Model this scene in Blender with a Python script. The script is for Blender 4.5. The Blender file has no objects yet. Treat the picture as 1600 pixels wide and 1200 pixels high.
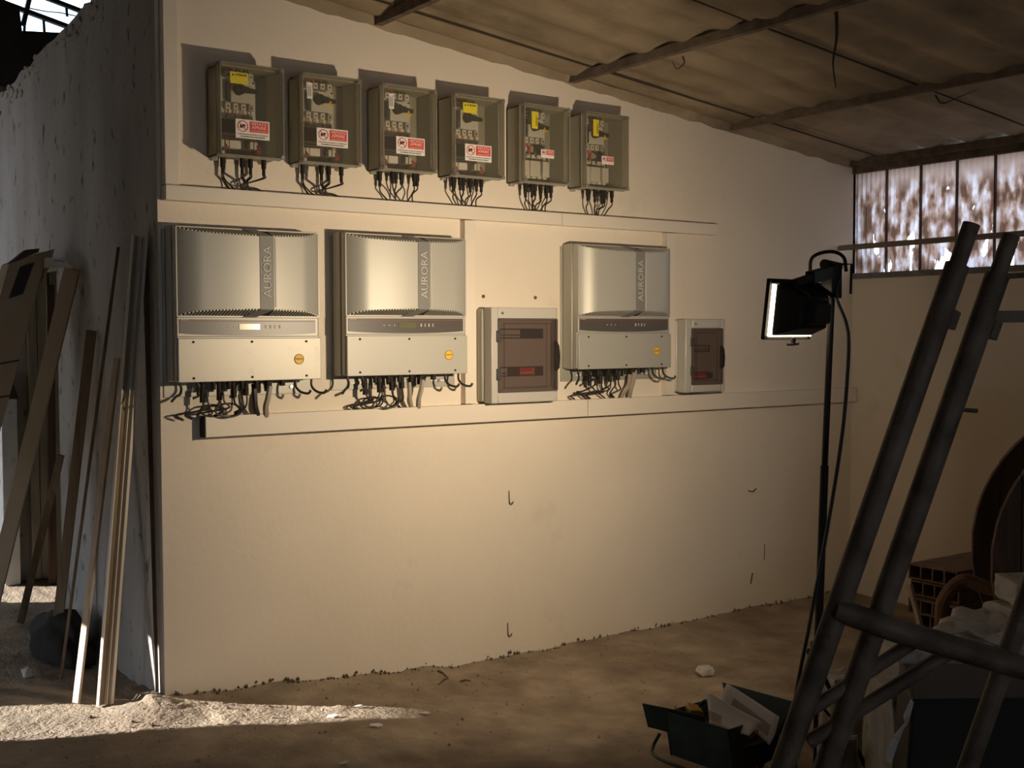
import bpy, bmesh, math, random
from mathutils import Vector, Matrix, noise
random.seed(7)
S = bpy.context.scene
C = S.collection
PI = math.pi

# ------------------------------------------------------------------ camera
FPX = 1832.0
cX = Vector((2590, 86, -FPX)).normalized()
cY = Vector((-1299, 76, -FPX)); cY = (cY - cX * cY.dot(cX)).normalized()
cZ = cX.cross(cY)
CAM = Vector((0, -4.82, 1.66))
R = Matrix((cX, cY, cZ))                      # camera axes -> world axes
cam_data = bpy.data.cameras.new('camera')
cam_data.sensor_width = 36; cam_data.lens = FPX / 1600 * 36
cam_data.clip_start = 0.05; cam_data.clip_end = 200
cam = bpy.data.objects.new('camera', cam_data); C.objects.link(cam)
cam.matrix_world = Matrix.Translation(CAM) @ R.to_4x4()
S.camera = cam

def ray(u, v): return R @ Vector((u - 800, -(v - 600), -FPX))
def on_y(u, v, y=0.0):
    d = ray(u, v); return CAM + d * ((y - CAM.y) / d.y)
def on_x(u, v, x):
    d = ray(u, v); return CAM + d * ((x - CAM.x) / d.x)
def on_z(u, v, z=0.0):
    d = ray(u, v); return CAM + d * ((z - CAM.z) / d.z)
def at(u, v, D): return CAM + ray(u, v) * (D / FPX)

# ------------------------------------------------------------------ world, sun, exposure
w = bpy.data.worlds.new('sky'); S.world = w; w.use_nodes = True
bg = w.node_tree.nodes['Background']
bg.inputs[0].default_value = (0.76, 0.86, 1.0, 1); bg.inputs[1].default_value = 7.0
EL = math.radians(14.6)
sd = Vector((0.866 * math.cos(EL), -0.5 * math.cos(EL), -math.sin(EL)))
sl = bpy.data.lights.new('sun', 'SUN'); sl.energy = 20; sl.angle = math.radians(0.6); sl.color = (1, 0.95, 0.88)
so = bpy.data.objects.new('sun', sl); C.objects.link(so)
so.rotation_euler = sd.to_track_quat('-Z', 'Y').to_euler(); so.location = (-8, 6, 6)
S.view_settings.view_transform = 'Standard'; S.view_settings.look = 'None'
S.view_settings.gamma = 1.0; S.view_settings.use_curve_mapping = False
S.view_settings.exposure = 0.0
LAMP_POWER = 22.5

# ------------------------------------------------------------------ materials
def node_mat(name):
    m = bpy.data.materials.new(name); m.use_nodes = True
    return m, m.node_tree, m.node_tree.nodes['Principled BSDF']

def mat(name, col, rough=0.6, metal=0.0, var=0.0, scale=8.0, stretch=(1, 1, 1), bump=0.0, bscale=40.0,
        dark=None, dark_amt=0.0, dark_scale=5.0, dark_stretch=(1, 1, 1), spec=None, lo=0.5, hi=0.7):
    m, nt, p = node_mat(name); N = nt.nodes; L = nt.links
    p.inputs['Roughness'].default_value = rough; p.inputs['Metallic'].default_value = metal
    if spec is not None: p.inputs['Specular IOR Level'].default_value = spec
    p.inputs['Base Color'].default_value = (*col, 1)
    geo = N.new('ShaderNodeNewGeometry') if (var or dark_amt or bump) else None
    last = None
    if var:
        mp = N.new('ShaderNodeMapping'); mp.inputs['Scale'].default_value = stretch
        L.new(geo.outputs['Position'], mp.inputs[0])
        nz = N.new('ShaderNodeTexNoise'); nz.inputs['Scale'].default_value = scale; nz.inputs['Detail'].default_value = 6
        L.new(mp.outputs[0], nz.inputs[0])
        cr = N.new('ShaderNodeValToRGB')
        cr.color_ramp.elements[0].position = 0.3; cr.color_ramp.elements[1].position = 0.7
        cr.color_ramp.elements[0].color = (*[c * (1 - var) for c in col], 1)
        cr.color_ramp.elements[1].color = (*[min(1, c * (1 + var * .6)) for c in col], 1)
        L.new(nz.outputs[0], cr.inputs[0]); last = cr.outputs[0]
    if dark_amt:
        mp = N.new('ShaderNodeMapping'); mp.inputs['Scale'].default_value = dark_stretch
        L.new(geo.outputs['Position'], mp.inputs[0])
        nz = N.new('ShaderNodeTexNoise'); nz.inputs['Scale'].default_value = dark_scale; nz.inputs['Detail'].default_value = 8
        nz.inputs['Roughness'].default_value = 0.65
        L.new(mp.outputs[0], nz.inputs[0])
        mr = N.new('ShaderNodeMapRange'); mr.inputs[1].default_value = lo; mr.inputs[2].default_value = hi
        mr.inputs[4].default_value = dark_amt
        L.new(nz.outputs[0], mr.inputs[0])
        mx = N.new('ShaderNodeMix'); mx.data_type = 'RGBA'
        L.new(mr.outputs[0], mx.inputs[0])
        if last: L.new(last, mx.inputs[6])
        else: mx.inputs[6].default_value = (*col, 1)
        mx.inputs[7].default_value = (*dark, 1); last = mx.outputs[2]
    if last: L.new(last, p.inputs['Base Color'])
    if bump:
        nz = N.new('ShaderNodeTexNoise'); nz.inputs['Scale'].default_value = bscale; nz.inputs['Detail'].default_value = 5
        L.new(geo.outputs['Position'], nz.inputs[0])
        b = N.new('ShaderNodeBump'); b.inputs['Strength'].default_value = bump; b.inputs['Distance'].default_value = 0.01
        L.new(nz.outputs[0], b.inputs['Height']); L.new(b.outputs[0], p.inputs['Normal'])
    return m

M = {}
M['plaster'] = mat('cream_plaster', (0.74, 0.66, 0.55), 0.85, var=0.05, scale=1.6, bump=0.25, bscale=30,
                   dark=(0.42, 0.36, 0.28), dark_amt=0.55, dark_scale=2.3, lo=0.60, hi=0.85)
M['wall_dirt'] = mat('wall_dirt', (0.13, 0.10, 0.07), 0.95, var=0.4, scale=30)
M['grey_render'] = mat('grey_cement_render', (0.37, 0.355, 0.335), 0.92, var=0.25, scale=3.0, stretch=(1, 1, .35), bump=0.5, bscale=25,
                       dark=(0.07, 0.06, 0.05), dark_amt=0.9, dark_scale=13, dark_stretch=(1, 1, .55), lo=0.595, hi=0.66)
M['dirt'] = mat('dusty_earth', (0.36, 0.285, 0.205), 0.97, var=0.35, scale=5, bump=0.8, bscale=60,
                dark=(0.15, 0.10, 0.065), dark_amt=0.75, dark_scale=2.2, lo=0.42, hi=0.68)
M['fibre'] = mat('fibre_cement', (0.33, 0.26, 0.175), 0.93, var=0.3, scale=2.5, bump=0.35, bscale=35,
                 dark=(0.12, 0.085, 0.05), dark_amt=0.7, dark_scale=4.5, dark_stretch=(.5, 1, 1), lo=0.5, hi=0.72)
M['purlin'] = mat('dirty_purlin', (0.15, 0.115, 0.085), 0.95, var=0.4, scale=14, bump=0.4)
M['web'] = mat('sooty_cobweb', (0.05, 0.04, 0.03), 1.0)
M['trunk'] = mat('cream_trunking', (0.74, 0.67, 0.57), 0.5, var=0.03, scale=3)
M['joint'] = mat('joint_dark', (0.10, 0.08, 0.06), 0.8)
M['alu'] = mat('painted_aluminium', (0.44, 0.43, 0.385), 0.46, 0.22, var=0.03, scale=3)
M['alu_side'] = mat('painted_aluminium_chassis', (0.40, 0.39, 0.34), 0.5, 0.3)
M['cover_worn'] = mat('smudged_cover', (0.47, 0.445, 0.385), 0.45, 0.25, dark=(0.33, 0.29, 0.23), dark_amt=0.6, dark_scale=9, lo=.55, hi=.75)
M['strap'] = mat('grey_strap', (0.20, 0.20, 0.195), 0.5)
M['letter'] = mat('pale_lettering', (0.50, 0.48, 0.42), 0.5)
M['band'] = mat('display_band', (0.085, 0.075, 0.07), 0.35)
M['red_line'] = mat('red_line', (0.25, 0.05, 0.035), 0.5)
M['lcd'] = mat('lcd_glass', (0.16, 0.17, 0.09), 0.15)
M['lcd_pale'] = mat('lcd_glass_catching_light', (0.50, 0.47, 0.26), 0.2)  # caught light put into the paler base colour of this screen
M['slot'] = mat('slot_dark', (0.025, 0.022, 0.02), 0.9)
M['screw'] = mat('steel_screw', (0.45, 0.43, 0.38), 0.35, 0.9)
M['yellow'] = mat('yellow_sticker', (0.80, 0.50, 0.05), 0.5)
M['yellow2'] = mat('yellow_label', (0.72, 0.60, 0.03), 0.55)
M['brown_ink'] = mat('brown_ink', (0.28, 0.14, 0.02), 0.6)
M['black'] = mat('black_plastic', (0.022, 0.019, 0.016), 0.6, spec=.2)
M['cable'] = mat('black_cable', (0.022, 0.02, 0.018), 0.55)
M['grey_cable'] = mat('grey_cable', (0.33, 0.29, 0.23), 0.6)
M['red_cable'] = mat('red_wire', (0.50, 0.05, 0.03), 0.5)
M['orange'] = mat('copper_orange', (0.65, 0.25, 0.05), 0.5)
M['ink'] = mat('black_ink', (0.02, 0.02, 0.02), 0.7)
M['white'] = mat('white_plastic', (0.62, 0.59, 0.54), 0.45)
M['label_white'] = mat('white_label', (0.78, 0.74, 0.70), 0.5)
M['label_red'] = mat('red_label', (0.68, 0.055, 0.04), 0.5)
M['module'] = mat('module_grey', (0.36, 0.34, 0.30), 0.5)
M['module_dark'] = mat('module_dark', (0.05, 0.045, 0.045), 0.5)
M['brown_dark'] = mat('dark_brown_insulation', (0.055, 0.03, 0.022), 0.6)
M['board_grey'] = mat('distribution_board_grey', (0.50, 0.48, 0.43), 0.35, var=0.03, scale=4)
M['board_in'] = mat('board_inside', (0.46, 0.43, 0.41), 0.6)
M['box_grey'] = mat('enclosure_grey', (0.54, 0.52, 0.43), 0.4)
M['pvc'] = mat('pale_pvc', (0.55, 0.50, 0.40), 0.5)
M['rust'] = mat('rusty_steel', (0.135, 0.10, 0.072), 0.7, 0.2, var=0.5, scale=12, bump=0.4, bscale=60)
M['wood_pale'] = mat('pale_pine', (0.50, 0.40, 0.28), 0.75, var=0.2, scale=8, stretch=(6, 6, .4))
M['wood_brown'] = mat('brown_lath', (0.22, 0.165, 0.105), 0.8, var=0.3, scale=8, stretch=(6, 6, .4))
M['wood_dark'] = mat('dark_old_wood', (0.10, 0.062, 0.042), 0.85, var=0.4, scale=6, stretch=(5, 5, .5), bump=.3)
M['alu_prof'] = mat('white_profile', (0.66, 0.60, 0.50), 0.4)
M['card'] = mat('cardboard', (0.36, 0.29, 0.20), 0.85, var=0.12, scale=3)
M['card_pale'] = mat('pale_cardboard', (0.46, 0.43, 0.38), 0.8)
M['clay'] = mat('dusty_clay', (0.20, 0.125, 0.085), 0.95, var=0.35, scale=20, bump=0.5)
M['foam'] = mat('dirty_polystyrene', (0.44, 0.42, 0.38), 0.9, var=0.1, scale=12, bump=0.4, bscale=80,
                dark=(0.20, 0.165, 0.115), dark_amt=0.8, dark_scale=11, lo=.54, hi=.66)
M['green'] = mat('green_toolbox', (0.030, 0.050, 0.038), 0.6, spec=.25, var=0.3, scale=15)
M['paper'] = mat('white_paper', (0.72, 0.70, 0.70), 0.8)
M['paper_print'] = mat('printed_patch', (0.38, 0.33, 0.28), 0.8)
M['ochre'] = mat('ochre_plastic', (0.45, 0.24, 0.04), 0.6)
M['mound'] = mat('shadow_black', (0.02, 0.018, 0.016), 0.95, bump=.5, bscale=20)
M['stone'] = mat('pale_stone', (0.55, 0.52, 0.47), 0.9, var=.2, scale=20, bump=.4)
M['door'] = mat('weathered_door_board', (0.36, 0.33, 0.26), 0.85, var=0.25, scale=6, stretch=(5, 5, .4))
M['blue_white'] = mat('whitewashed_jamb', (0.62, 0.64, 0.66), 0.85, var=.1, scale=8, dark=(.25, .25, .25), dark_amt=.8, dark_scale=20, dark_stretch=(1, 1, .5), lo=.6, hi=.7)
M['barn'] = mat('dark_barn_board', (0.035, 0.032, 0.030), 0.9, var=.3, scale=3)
M['tyre'] = M['wood_dark']

_m = M['box_grey']; _n = _m.node_tree; _p = _n.nodes['Principled BSDF']
_t = _n.nodes.new('ShaderNodeBsdfTranslucent'); _t.inputs[0].default_value = (.62, .60, .50, 1)
_x = _n.nodes.new('ShaderNodeMixShader'); _x.inputs[0].default_value = .5
_n.links.new(_p.outputs[0], _x.inputs[1]); _n.links.new(_t.outputs[0], _x.inputs[2])
_n.links.new(_x.outputs[0], _n.nodes['Material Output'].inputs[0])

def glass_mat(name, tint, amt, rough=0.08, diffuse=0.0, dcol=(.6, .58, .5)):
    m = bpy.data.materials.new(name); m.use_nodes = True; nt = m.node_tree; N = nt.nodes; L = nt.links
    for n in list(N): N.remove(n)
    out = N.new('ShaderNodeOutputMaterial'); tr = N.new('ShaderNodeBsdfTransparent'); tr.inputs[0].default_value = (*tint, 1)
    gl = N.new('ShaderNodeBsdfGlossy'); gl.inputs['Roughness'].default_value = rough
    lw = N.new('ShaderNodeLayerWeight'); lw.inputs[0].default_value = .5
    fr = N.new('ShaderNodeMath'); fr.operation = 'POWER'; fr.inputs[1].default_value = 4; L.new(lw.outputs['Facing'], fr.inputs[0])
    ad = N.new('ShaderNodeMath'); ad.operation = 'MULTIPLY_ADD'; ad.inputs[1].default_value = .7; ad.inputs[2].default_value = amt + .035
    L.new(fr.outputs[0], ad.inputs[0])
    mx = N.new('ShaderNodeMixShader'); L.new(ad.outputs[0], mx.inputs[0]); L.new(tr.outputs[0], mx.inputs[1]); L.new(gl.outputs[0], mx.inputs[2])
    last = mx
    if diffuse:
        df = N.new('ShaderNodeBsdfDiffuse'); df.inputs[0].default_value = (*dcol, 1)
        m2 = N.new('ShaderNodeMixShader'); m2.inputs[0].default_value = diffuse
        L.new(mx.outputs[0], m2.inputs[1]); L.new(df.outputs[0], m2.inputs[2]); last = m2
    L.new(last.outputs[0], out.inputs[0]); return m
M['clear'] = glass_mat('clear_polycarbonate', (0.95, 0.94, 0.90), 0.0, 0.12, 0.05)
M['clear_edge'] = glass_mat('clear_polycarbonate_edge', (0.78, 0.76, 0.68), 0.12, 0.15, 0.35)
M['tinted'] = glass_mat('smoked_door', (0.74, 0.695, 0.67), 0.02, 0.15, 0.07, (.3, .25, .24))
M['pane'] = glass_mat('skylight_glass', (0.80, 0.88, 0.92), 0.0, 0.1, 0.15)

def emit(name, col, s):
    m = bpy.data.materials.new(name); m.use_nodes = True; nt = m.node_tree
    p = nt.nodes['Principled BSDF']; p.inputs['Base Color'].default_value = (.8, .8, .8, 1)
    p.inputs['Emission Color'].default_value = (*col, 1); p.inputs['Emission Strength'].default_value = s; return m
M['lamp_glass'] = emit('lit_lamp_glass', (1, .86, .62), 14)

def sheet_mat():
    m = bpy.data.materials.new('stained_translucent_sheet'); m.use_nodes = True; nt = m.node_tree; N = nt.nodes; L = nt.links
    for n in list(N): N.remove(n)
    out = N.new('ShaderNodeOutputMaterial'); geo = N.new('ShaderNodeNewGeometry')
    def nz(sc, st, det=4, off=0):
        mp = N.new('ShaderNodeMapping'); mp.inputs['Scale'].default_value = st; mp.inputs['Location'].default_value = (off, off, off)
        L.new(geo.outputs['Position'], mp.inputs[0])
        n = N.new('ShaderNodeTexNoise'); n.inputs['Scale'].default_value = sc; n.inputs['Detail'].default_value = det
        L.new(mp.outputs[0], n.inputs[0]); return n
    n1 = nz(13, (1, 1.25, .62), 4)
    cr = N.new('ShaderNodeValToRGB'); e = cr.color_ramp.elements
    e[0].position = .40; e[0].color = (.055, .03, .02, 1); e[1].position = .66; e[1].color = (.34, .335, .37, 1)
    k = e.new(.50); k.color = (.165, .108, .085, 1)
    L.new(n1.outputs[0], cr.inputs[0])
    # plain pinkish band near the top of the sheet, mottled lower down
    sx = N.new('ShaderNodeSeparateXYZ'); L.new(geo.outputs['Position'], sx.inputs[0])
    mr = N.new('ShaderNodeMapRange'); mr.inputs[1].default_value = 2.50; mr.inputs[2].default_value = 2.62
    L.new(sx.outputs[2], mr.inputs[0])
    mx = N.new('ShaderNodeMix'); mx.data_type = 'RGBA'; L.new(mr.outputs[0], mx.inputs[0]); L.new(cr.outputs[0], mx.inputs[6])
    mx.inputs[7].default_value = (.215, .16, .138, 1)
    tl = N.new('ShaderNodeBsdfTranslucent'); L.new(mx.outputs[2], tl.inputs[0])
    df = N.new('ShaderNodeBsdfDiffuse'); df.inputs[0].default_value = (.35, .3, .25, 1)
    a = N.new('ShaderNodeMixShader'); a.inputs[0].default_value = .25; L.new(tl.outputs[0], a.inputs[1]); L.new(df.outputs[0], a.inputs[2])
    n2 = nz(9, (1, 1.3, .6), 3, 3.7)
    zr = N.new('ShaderNodeMapRange'); zr.inputs[1].default_value = 2.05; zr.inputs[2].default_value = 2.6
    zr.inputs[3].default_value = .575; zr.inputs[4].default_value = .74; L.new(sx.outputs[2], zr.inputs[0])
    sb = N.new('ShaderNodeMath'); sb.operation = 'SUBTRACT'; L.new(n2.outputs[0], sb.inputs[0]); L.new(zr.outputs[0], sb.inputs[1])
    h = N.new('ShaderNodeMath'); h.operation = 'MULTIPLY'; h.inputs[1].default_value = 30; h.use_clamp = True; L.new(sb.outputs[0], h.inputs[0])
    tr = N.new('ShaderNodeBsdfTransparent')
    b = N.new('ShaderNodeMixShader'); L.new(h.outputs[0], b.inputs[0]); L.new(a.outputs[0], b.inputs[1]); L.new(tr.outputs[0], b.inputs[2])
    L.new(b.outputs[0], out.inputs[0]); return m
M['sheet'] = sheet_mat()

# ------------------------------------------------------------------ mesh helpers
class MB:
    def __init__(s): s.v = []; s.f = []; s.mi = []; s.k = 0
    def add(s, vs, fs):
        o = len(s.v); s.v += [tuple(v) for v in vs]; s.f += [tuple(i + o for i in f) for f in fs]; s.mi += [s.k] * len(fs); return s
    def box(s, a, b):
        (x0, y0, z0), (x1, y1, z1) = [tuple(map(min, zip(a, b))), tuple(map(max, zip(a, b)))]
        return s.add([(x0, y0, z0), (x1, y0, z0), (x1, y1, z0), (x0, y1, z0), (x0, y0, z1), (x1, y0, z1), (x1, y1, z1), (x0, y1, z1)],
                     [(0, 3, 2, 1), (4, 5, 6, 7), (0, 1, 5, 4), (1, 2, 6, 5), (2, 3, 7, 6), (3, 0, 4, 7)])
    def hexa(s, b4, t4):        # two loops of four points
        return s.add(list(b4) + list(t4), [(0, 3, 2, 1), (4, 5, 6, 7), (0, 1, 5, 4), (1, 2, 6, 5), (2, 3, 7, 6), (3, 0, 4, 7)])
    def prism(s, pts, off):     # polygon extruded by the vector off
        n = len(pts); off = Vector(off); P = [Vector(p) for p in pts]
        return s.add(P + [p + off for p in P], [tuple(range(n))[::-1], tuple(range(n, 2 * n))] +
                     [(i, (i + 1) % n, n + (i + 1) % n, n + i) for i in range(n)])
    def bar(s, a, b, w, t, up=(0, 0, 1)):   # rectangular bar from a to b, w across, t thick
        a, b = Vector(a), Vector(b); d = (b - a).normalized(); u = Vector(up)
        if abs(d.dot(u)) > .95: u = Vector((0, 1, 0))
        x = d.cross(u).normalized(); y = x.cross(d).normalized()
        c = [(-1, -1), (1, -1), (1, 1), (-1, 1)]
        return s.hexa([a + x * (w / 2 * i) + y * (t / 2 * j) for i, j in c], [b + x * (w / 2 * i) + y * (t / 2 * j) for i, j in c])
    def tube(s, pts, r, n=8, caps=True):
        P = [Vector(p) for p in pts]; rs = r if isinstance(r, (list, tuple)) else [r] * len(P)
        vs = []; fs = []; prev = None
        for i, p in enumerate(P):
            d = (P[min(i + 1, len(P) - 1)] - P[max(i - 1, 0)]).normalized()
            if prev is None:
                u = Vector((0, 0, 1)) if abs(d.z) < .9 else Vector((0, 1, 0))
                x = d.cross(u).normalized()
            else: x = (prev - d * prev.dot(d)).normalized()
            prev = x; y = d.cross(x)
            vs += [p + (x * math.cos(2 * PI * k / n) + y * math.sin(2 * PI * k / n)) * rs[i] for k in range(n)]
        for i in range(len(P) - 1):
            fs += [(i * n + k, i * n + (k + 1) % n, (i + 1) * n + (k + 1) % n, (i + 1) * n + k) for k in range(n)]
        if caps: fs += [tuple(range(n))[::-1], tuple(range((len(P) - 1) * n, len(P) * n))]
        return s.add(vs, fs)
    def cyl(s, a, b, r, n=14): return s.tube([a, b], r, n)
    def build(s, name, m, parent=None, bevel=0, smooth=False, seg=2, kind=None):
        me = bpy.data.meshes.new(name); me.from_pydata(s.v, [], s.f); 
        for x in (m if isinstance(m, (list, tuple)) else [m]): me.materials.append(M[x] if isinstance(x, str) else x)
        if any(s.mi): me.polygons.foreach_set('material_index', s.mi)
        bm = bmesh.new(); bm.from_mesh(me); bmesh.ops.recalc_face_normals(bm, faces=bm.faces); bm.to_mesh(me); bm.free()
        if smooth or bevel:
            me.shade_smooth(); me.set_sharp_from_angle(angle=math.radians(38))
        o = bpy.data.objects.new(name, me); C.objects.link(o)
        if parent is not None: o.parent = parent
        if bevel:
            b = o.modifiers.new('bevel', 'BEVEL'); b.width = bevel; b.segments = seg; b.limit_method = 'ANGLE'; b.angle_limit = math.radians(40)
        if kind: o['kind'] = kind
        return o

def smooth_path(pts, n=6):
    P = [Vector(p) for p in pts]; Q = [P[0] * 2 - P[1]] + P + [P[-1] * 2 - P[-2]]; out = []
    for i in range(1, len(Q) - 2):
        a, b, c, d = Q[i - 1:i + 3]
        for k in range(n):
            t = k / n
            out.append(.5 * ((2 * b) + (c - a) * t + (2 * a - 5 * b + 4 * c - d) * t * t + (3 * b - a - 3 * c + d) * t ** 3))
    out.append(P[-1]); return out

def tag(o, label=None, cat=None, group=None, kind=None):
    if label: o['label'] = label
    if cat: o['category'] = cat
    if group: o['group'] = group
    if kind: o['kind'] = kind
    return o
def thing(name, label, cat, loc=(0, 0, 0), group=None):
    o = bpy.data.objects.new(name, None); C.objects.link(o); o.location = loc; o.empty_display_size = .1
    return tag(o, label, cat, group)
def copy_part(o, parent):
    c = o.copy(); C.objects.link(c); c.parent = parent
    for ch in list(o.children): copy_part(ch, c)
    return c

_text = {}
def text(name, string, size, m, parent, loc, rot=(PI / 2, 0, 0), width=None, bold=0.0, ext=.0004):
    """flat print: lettering as a thin mesh, centred on loc, readable from -y"""
    key = (string, bold)
    if key not in _text:
        cu = bpy.data.curves.new('lettering', 'FONT'); cu.body = string; cu.align_x = 'CENTER'; cu.align_y = 'CENTER'
        cu.size = 1; cu.extrude = .002; cu.offset = bold; cu.resolution_u = 2
        t = bpy.data.objects.new('lettering', cu); C.objects.link(t)
        dg = bpy.context.evaluated_depsgraph_get(); me = bpy.data.meshes.new_from_object(t.evaluated_get(dg))
        bpy.data.objects.remove(t); bpy.data.curves.remove(cu)
        xs = [v.co.x for v in me.vertices]; ys = [v.co.y for v in me.vertices]
        _text[key] = (me, max(xs) - min(xs), max(ys) - min(ys))
    me, wd, ht = _text[key]
    me = me.copy(); me.materials.clear(); me.materials.append(M[m]); me.name = name
    o = bpy.data.objects.new(name, me); C.objects.link(o)
    if parent: o.parent = parent
    o.location = loc; o.rotation_euler = rot
    o.scale = ((width / wd) if width else size, size / (ht if width else 1), .3)
    return o

def hnoise(x, y, s, k=0): return noise.noise(Vector((x * s, y * s, k)))

# ------------------------------------------------------------------ floor
def sstep(a, b, x):
    t = max(0, min(1, (x - a) / (b - a))); return t * t * (3 - 2 * t)
def floor_z(x, y):
    z = 0.10 * (1 - sstep(1.7, 3.3, x))
    z += .010 * hnoise(x, y, 2.2) + .006 * hnoise(x, y, 7, 3)
    z += .0045 * hnoise(x, y, 22, 5) + .003 * hnoise(x, y, 55, 9)
    if x > 1.55: z += .03 * math.exp(-max(0, -y) / .07) * (.6 + .8 * max(0, hnoise(x, 0, 4, 2) + .3)) if y < .3 else 0
    z += .035 * math.exp(-((x - 1.55) ** 2 + (y + .05) ** 2) / .02)
    return z
def axis(lo, a, b, hi, fine, coarse):
    n1 = max(1, int((a - lo) / coarse)); n2 = int((b - a) / fine); n3 = max(1, int((hi - b) / coarse))
    return [lo + (a - lo) * i / n1 for i in range(n1)] + [a + (b - a) * i / n2 for i in range(n2)] + [b + (hi - b) * i / n3 for i in range(n3 + 1)]
xs = axis(-3.3, .7, 4.6, 6.2, .016, .06); ys = axis(-7.6, -1.5, 1.6, 9.9, .016, .08)
vs = [(x, y, floor_z(x, y)) for y in ys for x in xs]; nx = len(xs)
fs = [(j * nx + i, j * nx + i + 1, (j + 1) * nx + i + 1, (j + 1) * nx + i) for j in range(len(ys) - 1) for i in range(nx - 1)]
b = MB(); b.add(vs, fs)
me = bpy.data.meshes.new('floor'); me.from_pydata(b.v, [], b.f); me.materials.append(M['dirt']); me.shade_smooth()
o = bpy.data.objects.new('floor', me); C.objects.link(o); tag(o, kind='structure')
b = MB(); b.box((-14, -11, -.4), (16, 22, -.08)); tag(b.build('ground', 'dirt'), kind='structure')

# ------------------------------------------------------------------ walls
WX = 1.62; RX = 6.05
def roof_z(x): return 3.385 - .112 * x
b = MB()
P = [(WX, 0, -.2), (RX + .2, 0, -.2), (RX + .2, 0, roof_z(RX + .2) + .02), (WX, 0, roof_z(WX) + .02)]
b.prism(P, (0, .2, 0)); 
me_o = b.build('wall_back', ['plaster', 'grey_render']); tag(me_o, kind='structure')
for p in me_o.data.polygons:
    if p.normal.x < -.5: p.material_index = 1
# crumbled dirt along the foot of the back wall
b = MB()
for i in range(240):
    x = 1.66 + random.random() ** 1.1 * 4.2; r = random.uniform(.003, .011)
    z = floor_z(x, -.005) + random.uniform(-.004, .02) * random.random()
    y = -random.uniform(.001, .02)
    b.add([(x - r, y, z), (x + r, y, z - r * .3), (x, y - r, z), (x, y, z + r), (x, y, z - r)], [(0, 2, 3), (2, 1, 3), (0, 4, 2), (2, 4, 1), (0, 3, 4), (1, 4, 3)])
tag(b.build('plaster_crumbs', 'wall_dirt'), 'loose dark plaster crumbs lying along the foot of the cream wall', 'debris', kind='stuff')

# grey wall on the left, running away from the camera, with a doorway
def gz(y): return 3.30 - .068 * y
b = MB(); n = 60
def wall_piece(y0, y1, z0):
    k = max(2, int((y1 - y0) / .06))
    for i in range(k):
        a = y0 + (y1 - y0) * i / k; c = y0 + (y1 - y0) * (i + 1) / k
        za = gz(a) + .035 * hnoise(a, 0, 5); zc = gz(c) + .035 * hnoise(c, 0, 5)
        xa = WX + .012 * hnoise(a, 1, 3) * min(1, (a - .2) * 3); xc = WX + .012 * hnoise(c, 1, 3) * min(1, (c - .2) * 3)
        b.add([(xa, a, z0), (xc, c, z0), (WX + .18, c, z0), (WX + .18, a, z0), (xa, a, za), (xc, c, zc), (WX + .18, c, zc), (WX + .18, a, za)],
              [(0, 1, 5, 4), (4, 5, 6, 7), (3, 2, 6, 7), (0, 1, 2, 3), (0, 4, 7, 3), (1, 5, 6, 2)])
wall_piece(.2, 1.62, -.2); wall_piece(1.62, 3.0, 2.03); wall_piece(3.0, 9.8, -.2)
tag(b.build('wall_left', 'grey_render'), kind='structure')
# crumbling mortar cap along the top of the grey wall
b = MB()
for i in range(110):
    y = random.uniform(.3, 5.5); r = random.uniform(.010, .045); z = gz(y) - random.uniform(-.01, .06) - .12 * random.random() ** 3; x = WX - .004
    pts = [(x - random.uniform(.001, .007), y + r * 1.5 * math.cos(t), z + r * .6 * math.sin(t) * random.uniform(.6, 1.2)) for t in [k * PI / 3 for k in range(6)]]
    b.prism(pts, (.03, 0, 0))
o = b.build('mortar_rubble', 'grey_render', bpy.data.objects['wall_left'], bevel=.005); o['kind'] = 'stuff'

# passage behind the doorway: wall across with a gap of daylight
b = MB(); b.box((1.81, 3.02, -.2), (5.2, 3.2, 3.2)); b.box((1.62, 3.02, 2.1), (1.81, 3.2, 3.2)); tag(b.build('wall_passage', 'blue_white'), kind='structure')
# plank door leaf standing in front of the passage wall
t = thing('plank_door', 'weathered vertical plank door leaf seen through the left doorway', 'door', (1.775, 2.97, floor_z(1.8, 2.9)))
for i, (x0, x1) in enumerate([(0, .055), (.058, .125), (.129, .135), (.14, .21), (.215, .30)]):
    if i == 2: continue
    bb = MB(); bb.box((x0, -.028 + .006 * (i % 2), .012), (x1, .0, 1.98)); bb.build('plank', 'door', t, bevel=.003)
bb = MB(); bb.box((0, 0, .25), (.3, .025, .35)); bb.box((0, 0, 1.6), (.3, .025, 1.7)); bb.build('ledger_board', 'door', t)
# white-washed jamb post with a dark cap
t = thing('whitewashed_post', 'bluish whitewashed post with a dark cap in the left doorway', 'post', (1.655, 2.93, floor_z(1.66, 2.93)))
bb = MB(); bb.box((-.06, -.06, 0), (.035, .06, 1.16)); bb.build('shaft', 'blue_white', t, bevel=.006)
bb = MB(); bb.hexa([(-.065, -.065, 1.16), (.04, -.065, 1.16), (.04, .065, 1.16), (-.065, .065, 1.16)],
                   [(-.05, -.04, 1.30), (.015, -.04, 1.27), (.015, .05, 1.27), (-.05, .05, 1.30)]); bb.build('cap', 'wood_dark', t, bevel=.005)

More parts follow.
